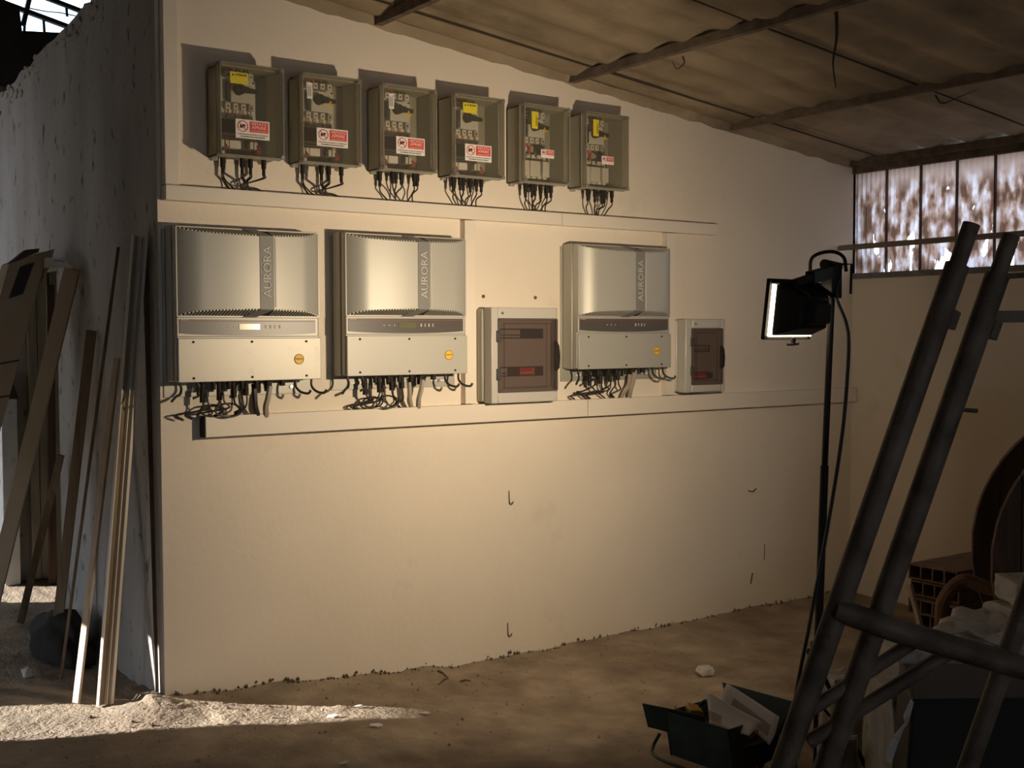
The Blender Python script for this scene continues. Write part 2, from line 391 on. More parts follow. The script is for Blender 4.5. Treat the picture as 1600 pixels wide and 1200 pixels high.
# unseen west wall, openings shaped for the sun strip and added for sky fill
def west(name):
    b = MB(); X0, X1 = -.55, -.5
    def bx(y0, y1, z0, z1): b.box((X0, y0, z0), (X1, y1, z1))
    bx(0, .785, -.2, 6.2); bx(1.46, 3.56, -.2, 6.2); bx(6.9, 9.9, -.2, 6.2)
    bx(3.56, 4.40, .90, 6.2); bx(4.40, 4.60, .90, 1.0); bx(4.60, 6.9, -.2, 1.0); bx(4.40, 6.9, 3.4, 6.2)
    b.prism([(X0, .785, .58), (X0, .92, .82), (X0, 1.10, .95), (X0, 1.46, 1.00), (X0, 1.46, 6.2), (X0, .785, 6.2)], (X1 - X0, 0, 0))
    b.prism([(X0, 1.26, -.2), (X0, 1.46, -.2), (X0, 1.46, 1.0), (X0, 1.28, .55)], (X1 - X0, 0, 0))
    b.box((-3.3, 0, -.2), (X0, .2, 6.2)); b.box((-3.3, -7.6, -.2), (-3.0, 0, 6.2))
    return b.build(name, 'grey_render')
tag(west('wall_west'), kind='structure')
b = MB(); b.box((-3.3, -7.9, -.2), (.7, -7.6, 4.2)); b.box((2.0, -7.9, -.2), (RX + .4, -7.6, 4.2)); b.box((.7, -7.9, -.2), (2.0, -7.6, 1.2)); b.box((.7, -7.9, 2.0), (2.0, -7.6, 4.2)); tag(b.build('wall_front', 'grey_render'), kind='structure')  # unseen window opening added behind the camera as fill for dark areas

# right wall with the sheeted window
wz0 = 2.03
b = MB(); b.box((RX, -7.6, -.2), (RX + .2, 0, wz0 - .01)); b.box((RX, -7.6, wz0 - .01), (RX + .2, -3.6, 3.0))
b.box((RX, 0, -.2), (RX + .2, .2, 2.68))
tag(b.build('wall_right', 'plaster'), kind='structure')
b = MB(); b.box((RX - .015, -3.6, wz0 - .035), (RX + .2, -.0, wz0)); tag(b.build('trim_1', mat('grey_sill', (.20, .19, .17), .9, var=.3, scale=15)), kind='structure')

win = MB(); win.box((RX - .01, -3.6, 2.655), (RX + .10, 0, 2.70))
win = win.build('window_1', 'purlin'); tag(win, kind='structure')
def sheet_panel(y1, wdt):
    bb = MB(); n = 28; h0, h1 = wz0 + .002, 2.672; vs = []
    for i in range(n + 1):
        y = y1 - wdt * i / n; s_ = (i / n * 7) % 1
        x = RX + .024 + (.0035 if .25 < s_ < .75 else -.0025)
        vs += [(x, y, h0), (x, y, h1)]
    bb.add(vs, [(2 * i, 2 * i + 2, 2 * i + 3, 2 * i + 1) for i in range(n)])
    return bb.build('sheet_panel', 'sheet', win)
for i in range(14):
    sheet_panel(-.243 * i, .243)
    if i: 
        bb = MB(); bb.box((RX + .002, -.243 * i - .0035, wz0), (RX + .028, -.243 * i + .0035, 2.665)); bb.build('glazing_bar', 'wood_dark', win)
b = MB(); b.cyl(on_x(1309, 391, RX) - Vector((.13, 0, 0)), (RX - .13, -3.6, 2.20), .017, 12)
o = b.build('conduit_pipe', mat('grey_conduit', (.20, .165, .13), .6)); tag(o, 'grey horizontal pipe running across the stained window sheets', 'pipe')
a = on_x(1309, 391, RX) - Vector((.13, 0, 0))
b = MB(); b.cyl(a + Vector((0, .06, 0)), a + Vector((0, -.02, 0)), .03, 10); b.build('end_socket', 'purlin', o, bevel=.004)

# ------------------------------------------------------------------ ceiling: corrugated sheets on purlins
X0, X1 = -3.2, RX + .25
b = MB(); b.prism([(X0, .2, roof_z(X0) + .10), (X1, .2, roof_z(X1) + .10), (X1, .2, roof_z(X1) + .16), (X0, .2, roof_z(X0) + .16)], (0, -7.9, 0))
ceil = b.build('ceiling', 'purlin'); tag(ceil, kind='structure')
px = [6.03, 4.955, 3.79, 2.66, 1.53, .40, -.73, -1.86, -3.05]
yj = [.19, -.20] + [-.20 - 1.06 * i for i in range(1, 8)]
def corr(y): return .014 * math.cos((y + .20) / .265 * 2 * PI)
k = 0
for a in range(len(px) - 1):
    for j in range(len(yj) - 1):
        y0, y1 = yj[j], yj[j + 1]
        bb = MB(); n = 6 if j == 0 else 34; vs = []
        xa, xb = px[a] + .06, px[a + 1] + .0
        lift = .012 * (j % 2) + .003 * (a % 2) + .004
        for i in range(n + 1):
            y = y0 - .004 + (y1 - y0 + .008) * i / n; c = corr(y) + lift + random.uniform(-.0012, .0012)
            if i == 0: c -= .012
            vs += [(xa, y, roof_z(xa) + c + .022), (xb, y, roof_z(xb) + c + .034), (xa, y, roof_z(xa) + c + .030), (xb, y, roof_z(xb) + c + .042)]
        fs = []
        for i in range(n):
            p, q = 4 * i, 4 * i + 4
            fs += [(p, q, q + 1, p + 1), (p + 2, p + 3, q + 3, q + 2), (p, p + 2, q + 2, q), (p + 1, q + 1, q + 3, p + 3)]
        fs += [(0, 1, 3, 2), (4 * n, 4 * n + 2, 4 * n + 3, 4 * n + 1)]
        bb.add(vs, fs); bb.build('roof_sheet', 'fibre', ceil, smooth=True)
for i, x in enumerate(px[:-1]):
    if x == 1.53: continue
    bb = MB(); m_ = 40; wd = {0: .05, 1: .024}.get(i, .038)
    rings = []
    for q in range(m_ + 1):
        y = .0 - 7.6 * q / m_; jx = .004 * hnoise(x, y, 3); zz = roof_z(x) + .012
        rings.append([(x - wd / 2 + jx, y, zz - .022 + .005 * hnoise(y, x, 4)), (x + wd / 2 + jx, y, zz - .022), (x + wd / 2 + jx, y, zz + .02), (x - wd / 2 + jx, y, zz + .02)])
    vs = [p for r_ in rings for p in r_]; fs = []
    for q in range(m_): fs += [(4 * q + e, 4 * q + (e + 1) % 4, 4 * q + 4 + (e + 1) % 4, 4 * q + 4 + e) for e in range(4)]
    bb.add(vs, fs + [(0, 1, 2, 3), (4 * m_, 4 * m_ + 1, 4 * m_ + 2, 4 * m_ + 3)])
    bb.build('purlin', 'purlin', ceil)
# dark open seams where neighbouring sheets lap
for a in range(len(px) - 1):
    for j in range(1, len(yj) - 1):
        xa, xb = px[a] - .02, px[a + 1] + .03; n = 10; pts = []
        for q in range(n + 1):
            x = xa + (xb - xa) * q / n; pts.append((x, yj[j] + .004 * hnoise(x, yj[j], 5), roof_z(x) + corr(yj[j]) + .016))
        bb = MB(); bb.tube(pts, [.0045 + .002 * abs(hnoise(p[0], p[1], 9, 4)) for p in pts], 5); bb.build('sheet_seam', 'web', ceil)
# sooty cobweb strands hanging from the purlins
def strand(pts, r, label):
    bb = MB(); bb.tube(smooth_path(pts, 5), [r * (1 - .75 * i / (5 * (len(pts) - 1))) for i in range(5 * (len(pts) - 1) + 1)], 5)
    tag(bb.build('cobweb', 'web'), label, 'cobweb')
p = Vector((3.80, -1.70, roof_z(3.8) - .02))
strand([p, p + Vector((.004, 0, -.10)), p + Vector((-.004, .01, -.2)), p + Vector((.002, 0, -.30))], .008, 'long sooty cobweb strand hanging straight down from the middle roof beam')
p = Vector((3.79, -.83, roof_z(3.8) - .03))
strand([p, p + Vector((.01, 0, -.03)), p + Vector((.0, .04, -.05)), p + Vector((.0, .07, -.01))], .005, 'short looped sooty cobweb under the middle roof beam')
p = Vector((4.955, -1.35, roof_z(4.95) - .03))
strand([p, p + Vector((.03, -.02, -.04)), p + Vector((.05, -.1, -.02)), p + Vector((.05, -.2, .0))], .005, 'thin cobweb drooping from the roof beam nearer the window')
# mortar fillet where roof meets wall
b = MB(); k_ = 90
for i in range(k_):
    xa = WX + (RX - WX) * i / k_; xb = WX + (RX - WX) * (i + 1) / k_; ra = .02 + .012 * hnoise(xa, 0, 9); rb = .02 + .012 * hnoise(xb, 0, 9)
    b.add([(xa, 0, roof_z(xa) - ra), (xb, 0, roof_z(xb) - rb), (xb, -rb, roof_z(xb) + .03), (xa, -ra, roof_z(xa) + .03)], [(0, 1, 2, 3)])
o = b.build('mortar_fillet', 'fibre', ceil)

# dark barn beyond the grey wall, with a clerestory of glass high in its end wall
YB = 9.9
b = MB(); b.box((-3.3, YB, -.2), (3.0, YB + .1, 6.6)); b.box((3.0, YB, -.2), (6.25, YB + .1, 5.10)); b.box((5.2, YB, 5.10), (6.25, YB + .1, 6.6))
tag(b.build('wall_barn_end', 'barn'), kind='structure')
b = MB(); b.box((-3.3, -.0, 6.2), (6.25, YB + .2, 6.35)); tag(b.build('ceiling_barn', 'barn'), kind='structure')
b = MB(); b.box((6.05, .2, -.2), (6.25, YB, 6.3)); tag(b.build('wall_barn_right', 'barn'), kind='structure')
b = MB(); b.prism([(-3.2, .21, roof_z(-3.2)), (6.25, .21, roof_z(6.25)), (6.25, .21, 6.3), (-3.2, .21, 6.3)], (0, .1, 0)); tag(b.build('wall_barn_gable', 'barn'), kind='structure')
w2 = MB(); w2.bar(on_y(-60, -20, YB - .08), on_y(160, 62, YB - .08), .05, .075, (0, 1, 0))
w2 = w2.build('window_2', 'barn'); tag(w2, kind='structure')
bb = MB(); bb.bar(on_y(-60, -55, YB - .08), on_y(60, -8, YB - .08), .05, .06, (0, 1, 0)); bb.bar(on_y(60, -8, YB - .08), on_y(170, 34, YB - .08), .05, .06, (0, 1, 0)); bb.build('glazing_beam', 'barn', w2)
bb = MB(); bb.bar(on_y(52, -30, YB - .10), on_y(36, 40, YB - .10), .05, .07, (0, 1, 0)); bb.build('rafter', 'barn', w2)
bb = MB(); bb.bar(on_y(40, 20, YB - .06), on_y(37, 60, YB - .06), .03, .02, (0, 1, 0)); bb.build('mullion', 'barn', w2)
bb = MB(); bb.bar(on_y(103, 5, YB - .06), on_y(105, 26, YB - .06), .03, .016, (0, 1, 0)); bb.bar(on_y(68, 30, YB - .06), on_y(70, 60, YB - .06), .03, .018, (0, 1, 0)); bb.build('mullion', 'barn', w2)
bb = MB(); bb.tube([on_y(46, 13, YB - .06), on_y(72, 18, YB - .06), on_y(95, 20, YB - .06), on_y(118, 25, YB - .06)], .008, 5); bb.build('glazing_wire', 'barn', w2)
bb = MB(); bb.hexa([on_y(-30, 45, YB - .05), on_y(120, 52, YB - .05), on_y(130, 130, YB - .05), on_y(-30, 120, YB - .05)],
                   [on_y(-30, 45, YB - .02), on_y(120, 52, YB - .02), on_y(130, 130, YB - .02), on_y(-30, 120, YB - .02)]); bb.build('lower_board', 'barn', w2)
bb = MB(); bb.box((3.0, YB + .02, 5.1), (5.2, YB + .03, 6.2)); bb.build('pane', 'pane', w2)
bb = MB(); bb.hexa([on_y(-30, 2, YB - .12), on_y(30, 9, YB - .12), on_y(36, 60, YB - .12), on_y(-30, 60, YB - .12)],
                   [on_y(-30, 2, YB - .08), on_y(30, 9, YB - .08), on_y(36, 60, YB - .08), on_y(-30, 60, YB - .08)]); bb.build('side_board', 'barn', w2)

# ------------------------------------------------------------------ cable trunking on the wall
def trunk_run(label, x0, x1, z0, z1, d=.058, joints=(), vertical=False, endcap=False):
    t = thing('cable_trunking', label, 'trunking', (x0, 0, z0), None)
    W_, H_ = x1 - x0, z1 - z0
    bb = MB(); bb.box((.0, -d * .8, 0), (W_, -.0005, H_)); bb.build('base_channel', 'trunk', t, bevel=.002)
    cuts = [0] + [j - x0 for j in joints] + [W_]
    for a, c in zip(cuts[:-1], cuts[1:]):
        bb = MB()
        if vertical: bb.box((-.0015, -d, .001), (W_ + .0015, -d * .78, H_ - .001))
        else: bb.box((a + .0015, -d, -.0015), (c - .0015, -d * .78, H_ + .0015))
        bb.build('lid', 'trunk', t, bevel=.002)
    if endcap:
        bb = MB(); bb.box((-.003, -d - .001, -.003), (.0, -.001, H_ + .003)); bb.build('end_cap', 'black', t)
    return t
trunk_run('long cream trunking under the six switch boxes, above the inverters', WX + .015, 4.80, 2.212, 2.271, joints=(3.689,))
trunk_run('long cream trunking below the inverters with a black left end', 1.79, 6.03, 1.226, 1.312, joints=(3.858,), endcap=True)
trunk_run('tall vertical cream trunking at the left edge of the wall above the switch boxes level', 1.637, 1.693, 2.275, roof_z(1.7) - .03, vertical=True)
trunk_run('short vertical cream trunking right of the middle inverter', 3.105, 3.165, 1.316, 2.208, d=.045, vertical=True)
trunk_run('short vertical cream trunking right of the third inverter', 4.425, 4.485, 1.316, 2.208, d=.045, vertical=True)
for nm, (x, z) in {'a': (3.239, 1.842), 'b': (3.558, 1.841)}.items():
    bb = MB(); bb.cyl((x, 0, z), (x, -.004, z), .009, 10); o = bb.build('wall_plug', 'wall_dirt')
    tag(o, 'dark screw hole in the wall, ' + ('left' if nm == 'a' else 'right') + ' one of the pair above the larger distribution board', 'hole')

# ------------------------------------------------------------------ inverters
IW = .645
def bulge(s):
    e = .15
    a = min(1, s / e); c = min(1, (1 - s) / e)
    a = math.sin(a * PI / 2); c = math.sin(c * PI / 2)
    return .038 * (a ** .8) * (c ** .8) + .030 * math.sin(PI * s)
def cov_y(s): return -.128 - bulge(s)
def make_inverter(label, x, z, lcd, variant):
    t = thing('solar_inverter', label, 'inverter', (x, 0, z))
    bb = MB(); bb.box((-.012, -.006, .0), (.655, -.0005, .70)); bp = bb.build('mounting_plate', 'alu_side', t, bevel=.002)
    for sx in (.09, .30, .52):
        q = MB(); q.box((sx, -.0075, .028), (sx + .075, -.006, .034)); q.build('slot', 'label_white', bp)
    for sx in (.13, .56):
        q = MB(); q.cyl((sx, -.006, .031), (sx, -.014, .031), .008, 8); q.build('bolt', 'screw', bp)
    bb = MB(); bb.box((0, -.085, .066), (IW, -.007, .712)); bb.build('back_chassis', 'alu_side', t, bevel=.008)
    bb = MB(); bb.box((.003, -.124, .07), (IW - .003, -.087, .708)); bb.build('front_chassis', 'alu', t, bevel=.006)
    # curved upper cover with slanted vent faces
    n = 48; zt, zb = .704, .337
    front = MB(); vs = []
    for i in range(n + 1):
        s = i / n; X = .006 + (IW - .012) * s; y = cov_y(s); g = bulge(s)
        vs += [(X, y, zb + .004 + g * .42), (X, y, zt - .004 - g * .40), (X, y + .003, zb + .004 + g * .42), (X, y + .003, zt - .004 - g * .40)]
    fs = []
    for i in range(n):
        p, q = 4 * i, 4 * i + 4
        fs += [(p, q, q + 1, p + 1), (p + 2, p + 3, q + 3, q + 2), (p, p + 2, q + 2, q), (p + 1, q + 1, q + 3, p + 3)]
    front.add(vs, fs + [(0, 1, 3, 2), (4 * n, 4 * n + 2, 4 * n + 3, 4 * n + 1)])
    # end strips closing the cover to the chassis
    front.box((.004, -.131, zb), (.008, -.12, zt)); front.box((IW - .008, -.131, zb), (IW - .004, -.12, zt))
    cv = front.build('curved_cover', 'alu', t, smooth=True)
    for top in (0, 1):
        vs = []
        for i in range(n + 1):
            s = i / n; X = .006 + (IW - .012) * s; y = cov_y(s) + .004; g = bulge(s)
            vs += [(X, -.120, zb if not top else zt), (X, y, (zb + .002 + g * .42) if not top else (zt - .002 - g * .40))]
        bb = MB(); bb.add(vs, [(2 * i, 2 * i + 2, 2 * i + 3, 2 * i + 1) for i in range(n)]); bb.build('vent_recess', 'slot', cv)
        bb = MB(); k = 46
        for i in range(1, k):
            s = i / k; X = .006 + (IW - .012) * s; g = bulge(s); y = cov_y(s) + .001
            if .50 < s < .63: continue
            z0 = zb if not top else zt; z1 = (zb + g * .42) if not top else (zt - g * .40); sg = -1 if not top else 1
            bb.hexa([(X - .0036, -.122, z0 + sg * .001), (X + .0036, -.122, z0 + sg * .001), (X + .0036, -.122, z0 - sg * .003), (X - .0036, -.122, z0 - sg * .003)],
                    [(X - .0036, y, z1 + sg * .001), (X + .0036, y, z1 + sg * .001), (X + .0036, y, z1 - sg * .003), (X - .0036, y, z1 - sg * .003)])
        bb.box((.006, -.133, (zb - .001) if not top else (zt - .004)), (IW - .006, -.122, (zb + .004) if not top else (zt + .001)))
        o = bb.build('vent_ribs', 'alu', cv); o['kind'] = 'stuff'
    # dark strap with lettering, slanting away on the underside
    bb = MB(); sa, sb = .525, .625; m_ = 6; vs = []
    for i in range(m_ + 1):
        s = sa + (sb - sa) * i / m_; X = .006 + (IW - .012) * s; g = bulge(s); y = cov_y(s) - .0025
        so_ = s - .085; Xo = .006 + (IW - .012) * so_
        vs += [(Xo, -.131, zb - .002), (X, y, zb + .002 + g * .42), (X, y, zt - .002 - g * .40), (Xo, -.131, zt + .002)]
    bb.add(vs, [(4 * i + e, 4 * i + 4 + e, 4 * i + 5 + e, 4 * i + 1 + e) for i in range(m_) for e in range(3)])
    st = bb.build('strap', 'strap', t); st.modifiers.new('thick', 'SOLIDIFY').thickness = .0015
    s = (sa + sb) / 2; text('lettering', 'AURORA', .036, 'letter', st, (.006 + (IW - .012) * s, cov_y(s) - .0055, .525), (PI / 2, -PI / 2, 0), width=.215)
    bb = MB(); X = .006 + (IW - .012) * (sb + .012); bb.box((X - .003, cov_y(sb) - .002, zb + .04), (X + .003, cov_y(sb) + .004, zt - .035)); bb.build('highlight_strip', 'letter', t, bevel=.001)  # pale strip standing in for the highlight line right of the strap
    # display panel
    bb = MB(); bb.box((.002, -.134, .253), (IW - .012, -.123, .334)); dp = bb.build('display_panel', 'alu', t, bevel=.003)
    pts = [(.012, -.137, .326), (.012, -.137, .268)] + [(.012 + (IW - .038) * k / 14, -.137, .268 - .010 * math.sin(PI * k / 14) ** .7) for k in range(1, 14)] + [(IW - .026, -.137, .268), (IW - .026, -.137, .326)]
    bb = MB(); bb.prism(pts, (0, .004, 0)); bd = bb.build('display_band', 'band', dp)
    def bit(nm, x0, x1, z0, z1, m_, dy=.0015, par=dp):
        q = MB(); q.box((x0, -.137 - dy, z0), (x1, -.1372, z1)); return q.build(nm, m_, par)
    bit('accent_line', .014, IW - .030, .317, .3195, 'red_line', .0006)
    bit('display_screen', .268, .360, .283, .307, lcd, .002)
    for i in range(3): bit('indicator_light', .19 + .027 * i, .196 + .027 * i, .292, .297, 'letter')
    for i in range(4): bit('push_button', .384 + .021 * i, .391 + .021 * i, .288, .303, 'module' if i % 2 else 'letter', .002)
    bit('maker_lettering', .018, .052, .3215, .3235, 'letter', .0006)
    # lower cover
    bb = MB(); bb.box((.006, -.135, .066), (IW, -.1235, .248)); lc = bb.build('lower_cover', 'cover_worn' if variant == 0 else 'alu', t, bevel=.003)
    for sx in (.07, .325, .575):
        for sz in (.083, .232):
            q = MB(); q.cyl((sx, -.1335, sz), (sx, -.1385, sz), .005, 8); q.build('screw', 'slot', lc)
    q = MB(); q.cyl((.54, -.1345, .155), (.54, -.137, .155), .023, 22); sk = q.build('round_sticker', 'yellow', lc)
    q = MB(); q.tube([(.54 + .021 * math.cos(a * PI / 12), -.1375, .155 + .021 * math.sin(a * PI / 12)) for a in range(25)], .0012, 4); q.build('sticker_ring', 'brown_ink', lc)
    text('sticker_lettering', 'AURORA', .008, 'brown_ink', lc, (.54, -.1376, .156), width=.034)
    # carrying loops each side
    for hx in (.0, .52):
        for j, (dx, dz) in enumerate([(.0, 0), (.075, .0)]):
            q = MB(); X = hx + dx + .02
            pth = [(X, -.10, .07), (X + .006, -.108, .040), (X - .006, -.125, .018), (X - .03 + .02 * j, -.15, .012), (X - .055 + .015 * j, -.165, .022 - .03 * (hx == 0) + .01 * j)] if hx == 0 else \
                  [(X, -.10, .07), (X - .004, -.110, .035), (X + .010, -.13, .012), (X + .035, -.15, .006), (X + .045, -.155, .020)]
            q.tube(smooth_path(pth, 5), .0055, 6); q.build('carrying_loop', 'cable', t)
    # glands, plugs and their cables
    fr = [.205, .265, .315, .37, .415, .46, .505, .56, .66, .745]
    for i, f_ in enumerate(fr):
        X = f_ * IW; long_ = i in (0,) ; big = i in (8,); r = .017 if big else (.010 if i < 8 else .013)
        L_ = (.035, .030, .052, .030, .048, .030, .045, .030, .045, .022)[i]
        y = -.065 - .025 * (i % 2)
        q = MB(); q.cyl((X, y, .07), (X, y, .062 - L_), r, 10); q.cyl((X, y, .066), (X, y, .056), r * 1.35, 6)
        q.build('cable_gland', 'black', t, smooth=True)
    rnd = random.Random(int(x * 100))
    def lead(nm, pts, r, m_='cable'):
        q = MB(); q.tube(smooth_path(pts, 6), r, 6); return q.build(nm, m_, t)
    ztr = -.092                                   # top of the lower trunking
    for i, f_ in enumerate([.20, .22, .315, .33, .415, .44, .50]):
        X = f_ * IW; y = -.07 - .02 * (i % 2); q = MB()
        if i in (0, 2, 4, 6): q.cyl((X, y, .035), (X, y, -.022 + .004 * i), .0115, 10); q.build('plug', 'black', t, smooth=True)
        e = X + rnd.uniform(-.05, .02) + (.03 if i > 3 else -.03)
        m1 = X + rnd.uniform(-.03, .03)
        pts = [(X, y, .02), (X + .002, y - .005, -.02), (m1, y + .0, -.045 - .01 * rnd.random()), (e - .03, -.05, -.070), (e, -.035, ztr)]
        if variant != 2 and i in (2, 4):      # spare slack coiled before it enters the trunking
            c = (X - .03, -.05 - .012 * i, -.058); rr = .026 + .003 * i
            pts = [(X, y, .02), (X, y - .004, -.015)] + [(c[0] + rr * 1.5 * math.sin(a), c[1] + .004 * a, c[2] + rr * .75 * math.cos(a)) for a in [.5, 1.4, 2.3, 3.2, 4.1, 5.0, 5.9, 6.8, 7.9, 8.8]] + [(e, -.035, ztr)]
        if variant == 2 and i in (1, 4):
            pts = [(X, y, .02), (X, y - .003, -.02), (X - .05, -.06, -.05), (X - .085, -.055, -.052), (X - .06, -.05, -.065), (X - .01, -.04, ztr)]
        lead('cable', pts, .0042)
    lead('mains_cable', [(.555 * IW + .0, -.07, .05), (.56 * IW, -.072, .0), (.57 * IW, -.065, -.05), (.60 * IW, -.045, ztr)] if variant != 2 else
         [(.63 * IW, -.07, .03), (.62 * IW, -.07, -.02), (.585 * IW, -.06, -.06), (.575 * IW, -.045, ztr)], .012, 'grey_cable' if variant else 'cable')
    lead('mains_cable', [(.66 * IW, -.085, .04), (.645 * IW, -.085, -.01), (.635 * IW, -.075, -.05), (.655 * IW, -.05, ztr)], .013, 'grey_cable')
    return t
make_inverter('silver wall inverter nearest the grey wall, leftmost, with smudged lower cover', 1.645, 1.395, 'lcd_pale', 0)
make_inverter('middle silver wall inverter, left of the larger distribution board', 2.412, 1.403, 'lcd', 1)
make_inverter('rightmost silver wall inverter, standing between the two distribution boards', 3.728, 1.408, 'band', 2)

# ------------------------------------------------------------------ DC switch boxes
BW, BH, BD = .285, .385, .168
def no_open_label(par, x, z, wdt, big):
    h = wdt * .52; y = -BD - .0015
    q = MB(); q.box((x, y, z), (x + wdt, y + .001, z + h)); lb = q.build('warning_label', 'label_white', par)
    q = MB(); q.box((x + wdt * .41, y - .0008, z + h * .36), (x + wdt * .96, y, z + h * .93)); q.build('red_panel', 'label_red', lb)
    cx, cz, r = x + wdt * .21, z + h * .63, wdt * .145
    q = MB(); q.tube([(cx + r * math.cos(a * PI / 12), y - .0012, cz + r * math.sin(a * PI / 12)) for a in range(25)], wdt * .011, 5, caps=False)
    q.bar((cx - r * .7, y - .0012, cz + r * .7), (cx + r * .7, y - .0012, cz - r * .7), wdt * .02, .001, (0, 1, 0))
    q.build('prohibition_ring', 'label_red', lb)
    hd = [(-.7, .05), (-.45, .30), (.35, .42), (.62, .15), (.3, .02), (.45, -.2), (.1, -.12), (-.05, -.32), (-.25, -.2), (-.35, -.38), (-.75, -.28), (-.45, -.1)]
    q = MB(); q.prism([(cx + r * a, y - .0006, cz + r * b_) for a, b_ in hd], (0, .0005, 0)); q.build('hand_symbol', 'ink', lb)
    text('lettering', 'VIETATO', h * .155, 'label_white', lb, (x + wdt * .685, y - .0011, z + h * .80), width=wdt * .46, bold=0)
    text('lettering', 'APRIRE', h * .155, 'label_white', lb, (x + wdt * .685, y - .0011, z + h * .61), width=wdt * .42, bold=0)
    if big:
        text('lettering', 'AI NON AUTORIZZATI', h * .06, 'label_white', lb, (x + wdt * .685, y - .0011, z + h * .43), width=wdt * .45)
        text('lettering', "L'APERTURA DEL QUADRO È CONSENTITA", h * .07, 'ink', lb, (x + wdt * .5, y - .0008, z + h * .22), width=wdt * .90)
        text('lettering', 'SOLAMENTE AGLI ELETTRICISTI', h * .07, 'ink', lb, (x + wdt * .5, y - .0008, z + h * .10), width=wdt * .72)
    else:
        text('lettering', 'AI NON AUTORIZZATI', h * .06, 'label_white', lb, (x + wdt * .685, y - .0011, z + h * .43), width=wdt * .45)

def make_switch_box(label, x, kind, lab, plugs, cabs):
    t = thing('switch_box', label, 'switch box', (x, 0, 2.397), 'switch boxes in the top row')
    # grey base with an open front
    th = .004
    q = MB(); D0 = .128
    q.box((.008, -th - .008, .008), (BW - .008, -.008, BH - .008))
    q.box((.008, -D0, .008), (.012, -.008, BH - .008)); q.box((BW - .012, -D0, .008), (BW - .008, -.008, BH - .008))
    q.box((.008, -D0, .008), (BW - .008, -.008, .012)); q.box((.008, -D0, BH - .012), (BW - .008, -.008, BH - .008))
    q.build('base_shell', 'box_grey', t)
    for (lx, lz) in ((.02, .002), (BW - .045, .002), (.02, BH - .008), (BW - .045, BH - .008)):
        q = MB(); q.box((lx, -.022, lz - .006), (lx + .028, -.001, lz + .012)); q.build('fixing_foot', 'clear_edge', t, bevel=.003)
    # transparent lid: front plate, four sides, a rolled rim and corner bosses
    q = MB(); q.box((.003, -BD, .003), (BW - .003, -BD + .0025, BH - .003)); ld = q.build('clear_lid', 'clear', t)
    q = MB()
    q.box((.003, -BD, .003), (.0055, -D0 + .004, BH - .003)); q.box((BW - .0055, -BD, .003), (BW - .003, -D0 + .004, BH - .003))
    q.box((.003, -BD, .003), (BW - .003, -D0 + .004, .0055)); q.box((.003, -BD, BH - .0055), (BW - .003, -D0 + .004, BH - .003))
    q.build('lid_side', 'clear_edge', ld)
    q = MB(); e = .0035
    loop = [(e, e), (BW - e, e), (BW - e, BH - e), (e, BH - e)]
    for yy, rr in ((-BD + .003, .0035), (-D0 + .002, .0045)):
        for a in range(4):
            p0, p1 = loop[a], loop[(a + 1) % 4]; q.tube([(p0[0], yy, p0[1]), (p1[0], yy, p1[1])], rr, 6)
    q.build('lid_rim', 'clear_edge', ld, smooth=True)
    for (bx_, bz_) in ((.010, .010), (BW - .010, .010), (.010, BH - .010), (BW - .010, BH - .010)):
        q = MB(); q.cyl((bx_, -D0, bz_), (bx_, -BD - .004, bz_), .0095, 12); bo = q.build('corner_boss', 'clear_edge', ld, smooth=True)
        q = MB(); q.cyl((bx_, -BD - .004, bz_), (bx_, -BD - .006, bz_), .0055, 10); q.build('screw_head', 'screw', ld)
    # inside
    B_ = kind == 'B'
    zp0 = .15 if not B_ else .165
    pts = [(.03, -.072, zp0), (.195, -.072, zp0), (.195, -.072, BH - .055), (.175, -.072, BH - .03), (.03, -.072, BH - .03)]
    q = MB(); q.prism(pts, (0, .004, 0)); mp_ = q.build('mounting_board', 'white', t)
    for a, c in ((.185, zp0 + .02), (.187, BH - .058), (.165, BH - .04)):
        q = MB(); q.cyl((a, -.0725, c), (a, -.076, c), .004, 8); q.build('screw', 'slot', mp_)
    q = MB(); q.box((.075, -.100, .235), (.165, -.073, .325)); dc = q.build('switch_body', 'white', t, bevel=.003)
    q = MB(); q.box((.062, -.096, .24), (.073, -.073, .32)); q.build('divider', 'module_dark', t)
    for r_, zz in ((0, .335), (1, .205)):
        for i in range(4):
            xx = .054 + .034 * i
            q = MB(); q.box((xx, -.095, zz), (xx + .022, -.0725, zz + .026)); tm = q.build('terminal', 'white' if i < 3 or not r_ else 'module', t, bevel=.002)
            q = MB(); q.cyl((xx + .011, -.095, zz + .012), (xx + .011, -.0965, zz + .012), .004, 8); q.build('terminal_screw', 'slot', tm)
            if r_:
                q = MB(); q.tube(smooth_path([(xx + .011, -.086, zz + .002), (xx + .013, -.088, zz - .015), (xx + .004 + .006 * i, -.080, zz - .035)], 4), .0035, 6)
                q.build('wire', ('red_cable', 'orange', 'orange', 'module')[i], t)
            elif i < 3:
                q = MB(); q.tube(smooth_path([(xx + .011, -.086, zz + .024), (xx + .020, -.10, zz + .042), (xx + .036, -.09, zz + .03)], 4), .0035, 6)
                q.build('wire', 'red_cable' if i == 0 else 'cable', t)
    # rotary handle
    hx, hz = .108, .285
    q = MB(); q.cyl((hx, -.100, hz), (hx, -.128, hz), .022, 18); kn = q.build('rotary_handle', 'black', t, smooth=True)
    q = MB(); q.hexa([(hx, -.132, hz - .013), (hx, -.108, hz - .013), (hx, -.108, hz + .013), (hx, -.132, hz + .013)],
                     [(hx + .075, -.130, hz - .007 - .004), (hx + .075, -.114, hz - .011), (hx + .075, -.114, hz + .005), (hx + .075, -.130, hz + .005)])
    q.build('lever', 'black', kn, bevel=.003)
